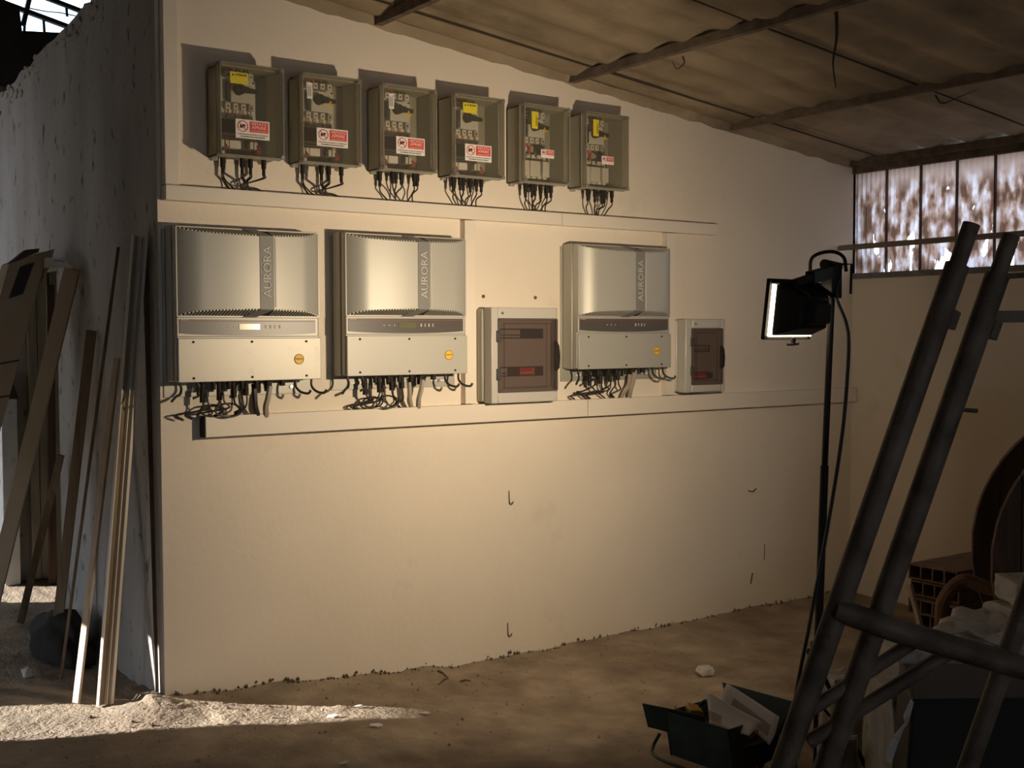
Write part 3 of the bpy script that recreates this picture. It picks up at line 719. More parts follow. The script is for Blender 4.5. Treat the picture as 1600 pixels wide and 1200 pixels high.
    # fuse rail and lower terminals
    if not B_:
        q = MB(); q.box((.03, -.085, .095), (.19, -.04, .165)); q.build('fuse_rail', 'brown_dark', t, bevel=.003)
        q = MB(); q.box((.03, -.05, .02), (.20, -.035, .095)); q.build('din_rail', 'brown_dark', t)
        for i, (a, c, m_) in enumerate([(.032, .052, 'white'), (.056, .072, 'white'), (.075, .125, 'label_white'), (.165, .180, 'white'), (.184, .199, 'white')]):
            q = MB(); q.box((a, -.082, .048 - (.004 if i == 2 else 0)), (c, -.05, .078)); q.build('terminal_block', m_, t, bevel=.002)
        for i, (a, m_) in enumerate([(.19, 'red_cable'), (.20, 'red_cable'), (.05, 'red_cable')]):
            q = MB(); q.tube(smooth_path([(a, -.075, .07), (a + .012, -.09, .045), (a - .01, -.08, .022), (a - .03 if i < 2 else a + .06, -.07, .02)], 4), .003, 5); q.build('wire', m_, t)
    else:
        q = MB(); q.box((.03, -.080, .035), (.205, -.045, .125)); q.build('surge_carrier', 'module', t, bevel=.004)
        for a, c in ((.032, .078), (.082, .145), (.160, .200)):
            q = MB(); q.box((a, -.105, .040), (c, -.080, .118)); sp = q.build('surge_module', 'white', t, bevel=.003)
        for zz in (.030, .132):
            for i in range(5):
                q = MB(); q.box((.034 + .034 * i, -.092, zz), (.056 + .034 * i, -.07, zz + .018)); q.build('terminal_block', 'white', t, bevel=.002)
        for i, (pp) in enumerate([[(.065, -.09, .20), (.045, -.10, .175), (.045, -.09, .14)], [(.07, -.09, .20), (.085, -.10, .17), (.075, -.09, .14)], [(.10, -.09, .20), (.13, -.11, .17), (.12, -.09, .14)], [(.13, -.085, .20), (.16, -.10, .18), (.205, -.09, .10), (.195, -.08, .03)]]):
            q = MB(); q.tube(smooth_path(pp, 5), .0042, 6); q.build('wire', 'red_cable' if i < 2 else 'cable', t)
        q = MB(); q.box((.085, -.074, .165), (.175, -.0725, .205)); q.build('grey_plate', 'module', t)  # plain grey plate on the mounting board
    # labels on the lid
    y = -BD - .0015
    def flat(nm, x0, x1, z0, z1, m_, par=t): 
        q = MB(); q.box((x0, y, z0), (x1, y + .001, z1)); return q.build(nm, m_, par)
    if kind == 'A': no_open_label(t, .066 if lab != 4 else .055, .075, .150, True)
    else: no_open_label(t, .100, .125, .080, False)
    if lab in (1, 4):
        l = flat('yellow_label', .045, .123, .297, .344, 'yellow2')
        text('lettering', 'ATTENZIONE', .009, 'ink', l, (.092, y - .0006, .333), width=.048)
        q = MB(); q.prism([(.052, y - .0005, .328), (.062, y - .0005, .328), (.057, y - .0005, .338)], (0, .0004, 0)); q.build('triangle_mark', 'ink', l)
    if lab in (2, 3):
        l = flat('white_label', .022 if lab == 2 else .030, .048 if lab == 2 else .056, .272, .340, 'label_white')
        for j in range(4):
            q = MB(); xx = (.025 if lab == 2 else .033) + .005 * j; q.box((xx, y - .0005, .280 + .003 * (j % 2)), (xx + .0018, y, .332 - .004 * (j % 3))); q.build('printed_line', 'ink', l)
    if lab in (5, 6):
        l = flat('yellow_label', .044, .080, .262, .345, 'yellow2')
        text('lettering', 'ATTENZIONE', .009, 'ink', l, (.071, y - .0006, .30), (PI / 2, PI / 2, 0), width=.048)
    if lab in (2, 3, 5, 6):
        a, c = (.135, .262) if lab in (2, 3) else (.125, .262)
        q = MB(); q.prism([(a - .014, y + .004, c - .011), (a + .014, y + .004, c - .011), (a, y + .004, c + .013)], (0, .001, 0)); tr_ = q.build('hazard_triangle', 'yellow', t)
        q = MB(); q.prism([(a + .003, y + .003, c + .006), (a - .003, y + .003, c - .001), (a + .001, y + .003, c - .001), (a - .002, y + .003, c - .008), (a + .004, y + .003, c + .001), (a, y + .003, c + .001)], (0, .0006, 0)); q.build('lightning_bolt', 'ink', tr_)
    # plugs underneath and their leads down into the trunking
    zt = 2.274 - 2.397
    for i, (f_, y_, ln) in enumerate(plugs):
        X = f_ * BW
        q = MB(); q.cyl((X, y_, .010), (X, y_, -ln * .55), .0105, 10); q.cyl((X, y_, -ln * .5), (X, y_, -ln), .0075, 8); q.build('plug', 'black', t, smooth=True)
        for dx in ((-.004, .004) if cabs == 'pair' else (0,)):
            e = .5 * BW + (X - .5 * BW) * .85 + (.03 if X < .5 * BW else -.01) + dx * 3 + .008 * (i % 3)
            if f_ > .6 and cabs == 'pair': pts = [(X + dx, y_, -ln), (X + dx, y_, -ln - .012), (X - .045, -.06, zt + .034), (X - .085, -.05, zt + .022), (X - .08, -.045, zt + .010), (X - .02, -.04, zt + .012), (X + .02 + dx * 3, -.035, zt - .004)]
            else: pts = [(X + dx, y_, -ln), (X + dx, y_, -ln - .015), (X + (e - X) * .4 + .012 * math.sin(i * 2), y_ * .6, (zt - ln) * .5), (e, -.04, zt - .004)]
            q = MB(); q.tube(smooth_path(pts, 6), .0036, 6); q.build('cable', 'cable', t)
    return t
A_ = 'A'; 
p1 = [(.22, -.03, .055), (.44, -.09, .060), (.60, -.07, .055), (.78, -.09, .060)]
p3 = [(.20, -.03, .060), (.32, -.09, .050), (.42, -.07, .045), (.50, -.08, .05), (.72, -.09, .055), (.82, -.07, .050)]
p4 = [(.18, -.07, .06), (.27, -.09, .055), (.36, -.08, .055), (.52, -.07, .06), (.60, -.09, .055), (.72, -.08, .055)]
p5 = [(.27, -.07, .062), (.36, -.09, .062), (.45, -.08, .05), (.60, -.07, .062), (.68, -.09, .062), (.80, -.08, .055)]
p6 = [(.28, -.08, .055), (.42, -.09, .06), (.62, -.08, .065), (.70, -.07, .06), (.82, -.09, .055)]
make_switch_box('clear-lidded switch box at the left end of the top row, with horizontal yellow label', 1.829, A_, 1, p1, 'pair')
make_switch_box('clear-lidded switch box second from left, with white upright label and yellow warning triangle', 2.197, A_, 2, p1, 'pair')
make_switch_box('clear-lidded switch box third from left in the top row, red label and six black plugs', 2.590, A_, 3, p3, 'one')
make_switch_box('clear-lidded switch box fourth from left, the other one with horizontal yellow label', 2.971, A_, 4, p4, 'one')
make_switch_box('clear-lidded switch box second from right, upright yellow label and small red label', 3.371, 'B', 5, p5, 'one')
make_switch_box('clear-lidded switch box at the right end of the top row, with upright yellow label', 3.757, 'B', 6, p6, 'one')

# ------------------------------------------------------------------ distribution boards
def make_board(label, x, z, W_, H_, rows, dx0, dx1, dz0, dz1):
    t = thing('distribution_board', label, 'fuse box', (x, 0, z)); D = .125
    q = MB(); q.box((0, -D * .45, .004), (W_, -.0005, H_ - .004)); q.build('back_box', 'board_grey', t, bevel=.012)
    q = MB(); fy0, fy1 = -D, -D * .46                     # front frame with opening
    q.box((.006, fy0, 0), (dx0, fy1, H_)); q.box((dx1, fy0, 0), (W_, fy1, H_)); q.box((dx0, fy0, 0), (dx1, fy1, dz0)); q.box((dx0, fy0, dz1), (dx1, fy1, H_))
    q.build('front_frame', 'board_grey', t, bevel=.008)
    q = MB(); q.box((dx0, -D * .62, dz0), (dx1, -D * .5, dz1)); q.build('inner_panel', 'board_in', t)
    for (z0, z1, mods) in rows:
        q = MB(); q.box((dx0 + .03, -D * .635, z0), (dx1 - .05, -D * .622, z1)); q.build('rail_opening', 'module_dark', t)
        X = dx0 + .034; 
        for i, (wd, m_) in enumerate(mods):
            q = MB(); q.box((X, -D * .74, z0 + .006), (X + wd - .0015, -D * .636, z1 - .006)); br = q.build('circuit_breaker', m_, t, bevel=.0015)
            if m_ in ('white', 'module', 'label_red', 'board_in'):
                q = MB(); q.box((X + wd * .25, -D * .81, z0 + .006 + (z1 - z0) * .18), (X + wd * .75, -D * .74, z0 + (z1 - z0) * .42)); q.build('toggle', 'module_dark' if m_ != 'label_red' else 'label_white', br)
            X += wd
    q = MB(); q.box((dx0 + .004, -D - .006, dz0 + .004), (dx1 - .004, -D - .001, dz1 - .004)); dr = q.build('smoked_door', 'tinted', t, bevel=.002)
    q = MB(); a0, a1, b0, b1 = dx0 + .001, dx1 - .001, dz0 + .001, dz1 - .001
    for p0, p1 in (((a0, b0), (a1, b0)), ((a1, b0), (a1, b1)), ((a1, b1), (a0, b1)), ((a0, b1), (a0, b0))): q.bar((p0[0], -D - .004, p0[1]), (p1[0], -D - .004, p1[1]), .009, .007, (0, 1, 0))
    q.build('door_rim', mat('smoked_rim', (.10, .085, .08), .3), dr)
    q = MB(); g = .03; a0 += g; a1 -= g + .01; b0 += g * .7; b1 -= g * .7
    for p0, p1 in (((a0, b0), (a1, b0)), ((a1, b0), (a1, b1)), ((a1, b1), (a0, b1)), ((a0, b1), (a0, b0))): q.bar((p0[0], -D - .0065, p0[1]), (p1[0], -D - .0065, p1[1]), .003, .003, (0, 1, 0))
    q.build('door_bead', 'tinted', dr)
    for zz in (dz0 + (dz1 - dz0) * .16, dz0 + (dz1 - dz0) * .68):
        q = MB(); q.box((dx0 - .012, -D - .010, zz), (dx0 + .012, -D + .004, zz + (dz1 - dz0) * .16)); q.build('hinge', 'module_dark', t, bevel=.003)
    q = MB(); zc = dz0 + (dz1 - dz0) * .48; hh = (dz1 - dz0) * .21
    pts = [(dx1 - .002, -D - .004, zc + hh), (dx1 + .010, -D - .010, zc + hh * .7), (dx1 + .016, -D - .014, zc), (dx1 + .012, -D - .012, zc - hh * .8), (dx1 - .004, -D - .004, zc - hh)]
    q.prism([(p[0], -D - .012, p[2]) for p in pts] + [(dx1 - .014, -D - .012, zc - hh), (dx1 - .014, -D - .012, zc + hh)], (0, .014, 0)); q.build('door_latch', 'black', t, bevel=.003)
    q = MB(); q.cyl((dx0 + .025, -D, H_ - .028), (dx0 + .025, -D - .004, H_ - .028), .007, 12); q.build('cover_screw', 'screw', t)
    return t
mods_top = [(.0175, 'board_in')] * 6 + [(.0175, 'board_in')] + [(.10, 'module_dark'), (.022, 'module_dark')]
mods_bot = [(.045, 'board_in'), (.075, 'brown_dark'), (.018, 'label_red'), (.018, 'label_red'), (.018, 'label_red'), (.018, 'label_red'), (.02, 'orange'), (.03, 'module_dark')]
make_board('larger grey distribution board with smoked door, between the middle and right inverters', 3.197, 1.318, .41, .468,
           [(.315, .365, mods_top), (.128, .176, mods_bot)], .045, .402, .055, .412)
make_board('smaller grey distribution board with smoked door, right of the last inverter', 4.484, 1.330, .312, .407,
           [(.222, .262, [(.0175, 'module')] * 7), (.070, .112, [(.05, 'label_red'), (.02, 'label_red'), (.02, 'label_red'), (.02, 'label_red'), (.05, 'module_dark')])], .055, .285, .045, .352)

# ------------------------------------------------------------------ marks and hooks on the lower wall
def hook(u, v, label, hgt=.06):
    p = on_y(u, v); q = MB()
    q.tube(smooth_path([(p.x, -.002, p.z + hgt * .6), (p.x, -.004, p.z), (p.x + .002, -.007, p.z - hgt * .45), (p.x + .013, -.012, p.z - hgt * .5), (p.x + .018, -.013, p.z - hgt * .3)], 5), .0028, 6)
    tag(q.build('wall_hook', 'rust'), label, 'hook')
hook(795, 778, 'thin wire hook on the bare wall, below the larger distribution board')
hook(793, 984, 'rusty wire hook low on the wall near the floor')
p = on_y(1175, 766); q = MB(); q.tube(smooth_path([p + Vector((-.035, -.004, 0)), p + Vector((0, -.008, -.006)), p + Vector((.03, -.004, .008))], 5), .0035, 6)
tag(q.build('wall_hook', 'rust'), 'small curved metal hook on the right part of the bare wall', 'hook')
q = MB()
for (u0, v0, u1, v1, r) in [(1173, 912, 1176, 895, .007), (1194, 875, 1195, 850, .003), (1024, 979, 1026, 974, .006), (1097, 970, 1140, 960, .005), (1150, 958, 1180, 952, .006)]:
    a, c = on_y(u0, v0, -.001), on_y(u1, v1, -.001); q.bar(a, c, r * 1.5, .002, (0, 1, 0))
tag(q.build('scuff_marks', 'wall_dirt'), 'dark scuffs and gouges low on the right part of the cream wall', 'scuffs', kind='stuff')

# ------------------------------------------------------------------ work lamp on its stand
LP = Vector((3.005, -2.18, 1.735))
F = Vector((-.05, .985, .12)).normalized(); Rr = F.cross(Vector((0, 0, 1))).normalized(); U = Rr.cross(F).normalized()
stand = thing('lamp_stand', 'black tripod stand with a slim pole holding up the work lamp', 'tripod stand', (3.135, -2.17, 0))
def sp(p): return Vector(p) - Vector(stand.location)
top = Vector((3.185, -2.20, 1.845)); foot = Vector((3.118, -2.20, .52))
q = MB(); q.cyl(sp(top), sp(top.lerp(foot, .5)), .011, 12); q.build('upper_pole', 'black', stand, smooth=True)
q = MB(); q.cyl(sp(top.lerp(foot, .48)), sp(foot + Vector((0, 0, -.12))), .014, 12); q.build('lower_pole', 'black', stand, smooth=True)
q = MB(); q.cyl(sp(foot + Vector((-.02, 0, .06))), sp(foot + Vector((-.035, 0, .06))), .013, 10); q.cyl(sp(foot + Vector((0, 0, .02))), sp(foot + Vector((0, 0, .09))), .02, 10); q.build('hub_clamp', 'black', stand, smooth=True)
for a in (-.35, 1.75, 3.85):
    e = foot + Vector((.27 * math.cos(a), .27 * math.sin(a), 0)); e.z = floor_z(e.x, e.y) + .008
    q = MB(); q.tube([sp(foot + Vector((0, 0, .03))), sp(e)], .008, 8); lg = q.build('leg', 'black', stand)
    m_ = (foot + e) / 2; q = MB(); q.tube([sp(foot + Vector((0, 0, -.11))), sp(m_)], .005, 6); q.build('leg_brace', 'black', stand)
lamp = thing('work_lamp', 'lit black halogen work lamp on the stand, facing the cream wall', 'work lamp', LP)
def lo(a, b_, c): return Rr * a + F * b_ + U * c           # lamp-local: right, forward, up
def rect(w_, h_, d): return [lo(-w_, d, -h_), lo(w_, d, -h_), lo(w_, d, h_), lo(-w_, d, h_)]
q = MB(); q.hexa(rect(.070, .050, -.095), rect(.104, .086, -.008)); q.hexa([lo(-.11, -.03, .082), lo(.11, -.03, .082), lo(.11, -.03, .094), lo(-.11, -.03, .094)], [lo(-.11, .006, .082), lo(.11, .006, .082), lo(.11, .006, .094), lo(-.11, .006, .094)]); q.build('housing', 'black', lamp, bevel=.006)
q = MB(); q.hexa(rect(.107, .088, -.007), rect(.107, .088, .003)); q.build('lit_glass', 'lamp_glass', lamp)
q = MB()
for (a0, a1, b0, b1) in ((-.122, -.100, -.100, .100), (.100, .122, -.100, .100), (-.122, .122, -.100, -.084), (-.122, .122, .084, .100)):
    q.hexa([lo(a0, .004, b0), lo(a1, .004, b0), lo(a1, .004, b1), lo(a0, .004, b1)], [lo(a0, .018, b0), lo(a1, .018, b0), lo(a1, .018, b1), lo(a0, .018, b1)])
q.build('front_frame', 'black', lamp, bevel=.003)
q = MB(); q.hexa(rect(.040, .030, -.130), rect(.055, .04, -.094)); q.build('junction_box', 'black', lamp, bevel=.005)
q = MB()
for i in range(7): q.hexa([lo(-.066 + .022 * i, -.125, .05), lo(-.062 + .022 * i, -.125, .05), lo(-.062 + .022 * i, -.04, .084), lo(-.066 + .022 * i, -.04, .084)],
                          [lo(-.066 + .022 * i, -.115, .062), lo(-.062 + .022 * i, -.115, .062), lo(-.062 + .022 * i, -.04, .094), lo(-.066 + .022 * i, -.04, .094)])
q.build('cooling_fins', 'black', lamp)
q = MB(); q.cyl(lo(-.0, -.02, -.09), lo(0, -.02, -.108), .008, 8); q.bar(lo(-.03, -.03, -.112), lo(.03, -.01, -.112), .02, .008); q.build('wing_nut', 'black', lamp)
# yoke, clamp and carrying handle
tp = top - LP
q = MB(); q.bar(lo(-.06, -.045, .092), lo(.0, -.06, .112), .03, .022); q.bar(lo(.0, -.06, .112), tp + Vector((0, 0, .02)), .032, .04); q.build('yoke', 'black', lamp, bevel=.002)
q = MB(); q.cyl(tp + Vector((-.05, 0, .045)), tp + Vector((.035, 0, .035)), .017, 10); q.box(tp + Vector((-.032, -.025, -.07)), tp + Vector((.02, .025, .05))); q.build('pole_clamp', 'black', lamp, bevel=.004)
vr = Vector((.75, -.66, 0))
q = MB(); q.tube(smooth_path([tp + vr * -.075 + Vector((0, 0, .005)), tp + vr * -.068 + Vector((0, 0, .068)), tp + vr * -.01 + Vector((0, 0, .088)), tp + vr * .035 + Vector((0, 0, .07)), tp + vr * .045 + Vector((0, 0, .02))], 6), .006, 8); q.build('handle', 'black', lamp)
q = MB(); q.tube([tp + vr * .03 + Vector((0, 0, .045)), tp + vr * .062 + Vector((0, 0, .045)), tp + vr * .060 + Vector((0, 0, -.055))], .0045, 8); q.build('clamp_lever', 'black', lamp)
ld_ = bpy.data.lights.new('halogen', 'AREA'); ld_.shape = 'RECTANGLE'; ld_.size = .09; ld_.size_y = .03; ld_.energy = LAMP_POWER; ld_.color = (1, .79, .54); ld_.spread = math.radians(125)
lo_ = bpy.data.objects.new('halogen_light', ld_); C.objects.link(lo_); lo_.parent = lamp
lo_.location = lo(0, .022, 0); lo_.rotation_euler = Vector((.06, .98, -.09)).to_track_quat('-Z', 'Y').to_euler()
# mains lead hanging from the lamp
pts = [at(1312, 432, 3.95), at(1306, 462, 3.94), at(1322, 505, 3.92), at(1326, 545, 3.9), at(1320, 640, 3.9), at(1310, 720, 3.88), at(1292, 830, 3.86), at(1275, 920, 3.84), at(1262, 990, 3.82), at(1248, 1060, 3.8), at(1240, 1115, 3.75), at(1236, 1200, 3.6)]
q = MB(); q.tube(smooth_path(pts, 6), .0065, 8); tag(q.build('power_cable', 'cable'), 'black power cable hanging from the work lamp beside its pole', 'cable')

# ------------------------------------------------------------------ rusty steel frame close by on the right
fr = thing('steel_frame', 'rusty tubular steel frame leaning close to the camera on the right', 'steel frame', (1.95, -3.05, 0))
def fp(p): return Vector(p) - Vector(fr.location)
FD = 2.6
def rail(u0, v0, u1, v1, r, r2, D=FD, sleeve=None):
    a, c = at(u0, v0, D), at(u1, v1, D); d = (a - c) / (a.z - c.z); base = c - d * (c.z - floor_z(c.x, c.y) - .005) if c.z > 0 else c
    q = MB(); 
    if sleeve:
        s_ = a.lerp(c, sleeve); q.tube([fp(a), fp(s_)], r2, 14); q.tube([fp(s_), fp(base)], r, 14)
    else: q.tube([fp(a), fp(base)], r, 14)
    return q.build('rail', 'rust', fr, smooth=True), a, base
rail(1518, 350, 1222, 1200, .0265, .019, sleeve=.075); rail(1580, 368, 1290, 1200, .0265, .019, sleeve=.075)
rail(1700, 662, 1512, 1200, .022, .022)
q = MB(); q.tube([fp(at(1306, 952, FD - .01)), fp(at(1400, 985, FD - .03)), fp(at(1620, 1050, FD - .02))], .027, 12); q.build('crossbar', 'rust', fr, smooth=True)
q = MB(); q.tube([fp(at(1432, 1000, FD)), fp(at(1262, 1112, FD))], .0155, 10); q.build('brace', 'rust', fr, smooth=True)
q = MB(); q.tube([fp(at(1492, 1014, FD)), fp(at(1262, 1160, FD))], .0165, 10); q.build('brace', 'rust', fr, smooth=True)
q = MB(); q.bar(fp(at(1552, 495, FD)), fp(at(1760, 493, FD)), .02, .026); q.build('upper_crossbar', 'rust', fr)
q = MB(); q.tube([fp(at(1568, 432, FD)), fp(at(1760, 420, FD))], .006, 8); q.build('tie_rod', 'rust', fr)
for (u, v) in ((1488, 499), (1553, 515)):
    q = MB(); c = at(u, v, FD - .02); q.bar(fp(at(u - 6, v + 14, FD)), fp(at(u + 4, v - 14, FD)), .02, .026, (1, 0, 0)); q.build('lug', 'rust', fr, bevel=.002)
q = MB(); q.tube([fp(at(1498, 640, FD)), fp(at(1512, 641, FD)), fp(at(1527, 642, FD))], [.003, .005, .005], 8); q.build('pin', 'rust', fr)

# ------------------------------------------------------------------ wooden cable drum at the right edge
dc = Vector((4.93, -2.50, .70)); ax = Vector((.72, .69, 0)); side = Vector((.69, -.72, 0)); r = .69
t = thing('cable_drum', 'big round reddish-brown wooden cable drum at the right edge', 'cable drum', (dc.x, dc.y, floor_z(dc.x, dc.y)))
bz = t.location.z
for k_, off in enumerate((0, .42)):
    n = 12
    for i in range(n):
        a0, a1 = -r + 2 * r * i / n, -r + 2 * r * (i + 1) / n
        m_ = 6; pts = []
        ss = [a0 + .003 + (a1 - a0 - .006) * j / m_ for j in range(m_ + 1)]
        up_ = [(s_, math.sqrt(max(0, r * r - s_ * s_))) for s_ in ss]
        poly = [Vector((0, 0, r)) + side * s_ + Vector((0, 0, h)) + ax * off for s_, h in up_] + [Vector((0, 0, r)) + side * s_ + Vector((0, 0, -h)) + ax * off for s_, h in reversed(up_)]
        q = MB(); q.prism(poly, ax * (.04 + .004 * (i % 2))); q.build('flange_board', 'wood_dark', t)
q = MB(); q.tube([Vector((0, 0, r)) + ax * .04, Vector((0, 0, r)) + ax * .42], .3, 20); q.build('core', 'wood_dark', t)

# stack of hollow clay tiles by the window wall
a0 = Vector((4.77, -1.38, 0)); du = Vector((1, 0, 0)); dv = Vector((0, -1, 0))
lay = 7; th = .072; gz_ = 0
for i in range(lay):
    z0 = .008 + i * (th + .006); sh = random.uniform(-.04, .04) if i < lay - 1 else -.0
    ln = .70; wd = .262; sh2 = random.uniform(-.02, .02)
    o_ = a0 + du * sh + dv * sh2; o_ = Vector((o_.x, o_.y, floor_z(a0.x, a0.y) + .01 + z0))
    t = thing('hollow_tile', 'placeholder', 'clay tile', o_, 'stacked hollow clay tiles')
    names = ['bottom', 'second', 'third', 'fourth', 'fifth', 'second from top', 'topmost']
    t['label'] = 'hollow brown clay tile under the window wall, %s of its stack' % names[i]
    q = MB(); wl = .008                                 # shell with three open cells, cells facing the camera
    for zz in (0, th - wl): q.prism([du * 0 + Vector((0, 0, zz)), du * ln + Vector((0, 0, zz)), du * ln + dv * wd + Vector((0, 0, zz)), dv * wd + Vector((0, 0, zz))], (0, 0, wl))
    q.build('shell', 'clay', t)
    for k_ in range(5):
        q = MB(); s0 = dv * ((wd - wl) * k_ / 4); q.prism([s0 + Vector((0, 0, wl)), s0 + du * ln + Vector((0, 0, wl)), s0 + du * ln + dv * wl + Vector((0, 0, wl)), s0 + dv * wl + Vector((0, 0, wl))], (0, 0, th - 2 * wl)); q.build('web', 'clay', t)
q = MB(); q.tube(smooth_path([at(1470, 985, 5.1), at(1474, 940, 5.08), at(1503, 908, 5.05), at(1540, 917, 5.0), at(1600, 936, 4.9)], 6), [.03] * 25, 10)
tag(q.build('bent_pipe', mat('rust_brown', (.16, .085, .045), .8, var=.4, scale=20)), 'bent rusty brown pipe lying in front of the clay tile stack', 'pipe')
q = MB(); q.bar((4.60, -1.66, floor_z(4.60, -1.66) + .01), on_y(1421, 913, -1.52), .02, .02); tag(q.build('wood_splinter', 'wood_pale'), 'short pale stick poking out left of the clay tile stack', 'stick')

# ------------------------------------------------------------------ polystyrene packing pieces in the right corner
def chunk(label, u, v, D, sx, sy, sz, rz, tilt=0, m_='foam', name='foam_block', cat='foam block', support=True, notch=False, seed=1, group='dirty foam blocks'):
    p = at(u, v, D); rn = random.Random(seed)           # p: middle of the top face
    q = MB(); nx_, ny_, nz_ = 5, 5, 3
    bm = bmesh.new(); bmesh.ops.create_cube(bm, size=1); bmesh.ops.subdivide_edges(bm, edges=bm.edges[:], cuts=3, use_grid_fill=True)
    for vv in bm.verts:
        c = vv.co
        vv.co = Vector((c.x * sx, c.y * sy, c.z * sz)) + Vector((rn.uniform(-1, 1), rn.uniform(-1, 1), rn.uniform(-1, 1))) * .006
        if notch and c.x > .2 and c.z > .2: vv.co.z -= sz * .35
    if tilt or rz: bmesh.ops.rotate(bm, verts=bm.verts, cent=(0, 0, 0), matrix=Matrix.Rotation(rz, 3, 'Z') @ Matrix.Rotation(tilt, 3, 'X'))
    me = bpy.data.meshes.new(name); bm.to_mesh(me); bm.free(); me.materials.append(M[m_])
    o = bpy.data.objects.new(name, me); C.objects.link(o); o.location = p - Vector((0, 0, sz / 2))
    b_ = o.modifiers.new('bevel', 'BEVEL'); b_.width = .008; b_.segments = 2; b_.limit_method = 'ANGLE'
    tag(o, label, cat, group); return o
A = math.radians
chunk('wide dirty white foam block with speckled top, below the steel frame beam', 1465, 1063, 3.9, .40, .32, .49, A(-35), seed=2)
chunk('narrow white foam piece standing left of the heap behind the steel frame', 1318, 1052, 4.6, .15, .12, .31, A(-20), seed=4)
chunk('pale foam wedge behind the speckled block', 1440, 1005, 4.45, .28, .22, .48, A(-30), seed=5)
chunk('grey-white foam block with a notch at the far right of the heap', 1560, 988, 4.5, .34, .25, .50, A(-25), notch=True, seed=6)
chunk('foam block resting at the right edge, second from the top', 1592, 942, 4.55, .20, .17, .105, A(-20), tilt=-.05, seed=7)
chunk('small foam block on top of the heap at the right edge', 1604, 903, 4.55, .18, .17, .09, A(-30), tilt=.08, seed=8)
chunk('bluish-white foam slab standing upright at the bottom, between the braces and the black bin', 1308, 1148, 3.5, .11, .05, .55, A(-40), seed=9)
# crumpled packing sheet draped on top
q = MB(); n = 14; c0 = [at(1455, 982, 4.25), at(1600, 1010, 4.0), at(1580, 955, 4.6), at(1500, 948, 4.7)]; vs = []
for j in range(n + 1):
    for i in range(n + 1):
        s_, t_ = i / n, j / n; p = (c0[0].lerp(c0[1], s_)).lerp(c0[3].lerp(c0[2], s_), t_); p = p + Vector((0, 0, .035 * noise.noise(p * 9) + .02 * noise.noise(p * 25))); vs.append(p)
q.add(vs, [(j * (n + 1) + i, j * (n + 1) + i + 1, (j + 1) * (n + 1) + i + 1, (j + 1) * (n + 1) + i) for j in range(n) for i in range(n)])
o = q.build('packing_sheet', 'foam', smooth=True); o.modifiers.new('thick', 'SOLIDIFY').thickness = .006
tag(o, 'crumpled dirty packing sheet spread over the foam blocks', 'packing sheet')

# black bin near the camera, with a torn pale lining along its left edge
t = thing('black_bin', 'large matt black plastic bin at the bottom right, torn white lining on its side', 'bin', (2.72, -2.98, 0))
def bp_(p): return Vector(p) - Vector(t.location)
D = 3.0
tl, tr_ = at(1424, 1094, D), at(1640, 1092, D); back = Vector((.75, .66, 0)) * .35
bl = at(1398, 1165, D); br = at(1640, 1165, D)
lo2 = lambda p: Vector((p.x, p.y, .02))
q = MB(); q.hexa([bp_(lo2(bl)), bp_(lo2(br)), bp_(lo2(br) + back), bp_(lo2(bl) + back)], [bp_(tl), bp_(tr_), bp_(tr_ + back), bp_(tl + back)]); q.build('body', 'black', t, bevel=.012)
q = MB(); q.bar(bp_(tl + Vector((-.005, -.006, 0))), bp_(tr_ + Vector((0, -.006, 0))), .014, .014); q.build('rim', 'black', t, bevel=.003)
q = MB(); pl = [(1424, 1094), (1412, 1120), (1414, 1132), (1398, 1150), (1390, 1165), (1385, 1190), (1393, 1192), (1402, 1165), (1412, 1140), (1420, 1128), (1428, 1098)]
q.prism([bp_(at(u, v, D - .02)) for u, v in pl], Vector((.008, .007, 0))); q.build('torn_lining', 'foam', t)

# ------------------------------------------------------------------ green cantilever toolbox with papers
tb = thing('toolbox', 'open dark green metal toolbox on the floor left of the steel frame', 'toolbox', (3.15, -1.75, floor_z(3.15, -1.75)))
def tp_(p): return Vector(p) - Vector(tb.location)
def quad_panel(nm, pts, par, th=.006, m_='green'):
    P_ = [tp_(p) for p in pts]; nrm = (P_[1] - P_[0]).cross(P_[3] - P_[0]).normalized() * th
    q = MB(); q.prism(P_, nrm); return q.build(nm, m_, par, bevel=.0015)
zf = .02
# near wall: long panel facing the camera
n0, n1 = at(1003, 1100, 3.55), at(1146, 1140, 3.35)
n2, n3 = at(1148, 1200, 3.35), at(1012, 1133, 3.55)
quad_panel('upper_tray_side', [at(1003, 1099, 4.30), at(1100, 1118, 4.12), at(1104, 1160, 4.12), at(1012, 1136, 4.28)], tb)
quad_panel('near_side', [at(1040, 1112, 4.20), at(1138, 1140, 4.02), at(1150, 1215, 3.95), at(1050, 1180, 4.15)], tb)
quad_panel('near_side_end', [at(1138, 1140, 4.02), at(1215, 1115, 4.6), at(1222, 1180, 4.6), at(1150, 1215, 3.95)], tb, m_='black')
quad_panel('far_tray_side', [at(1128, 1066, 4.75), at(1245, 1098, 4.45), at(1247, 1135, 4.42), at(1135, 1100, 4.72)], tb)
quad_panel('far_side', [at(1095, 1096, 4.70), at(1240, 1120, 4.42), at(1245, 1200, 4.30), at(1100, 1150, 4.65)], tb)
quad_panel('left_end', [at(1040, 1112, 4.20), at(1095, 1096, 4.70), at(1100, 1150, 4.65), at(1050, 1180, 4.15)], tb)
quad_panel('tray_floor', [at(1045, 1140, 4.22), at(1140, 1178, 4.0), at(1235, 1150, 4.45), at(1100, 1122, 4.68)], tb, m_='black')
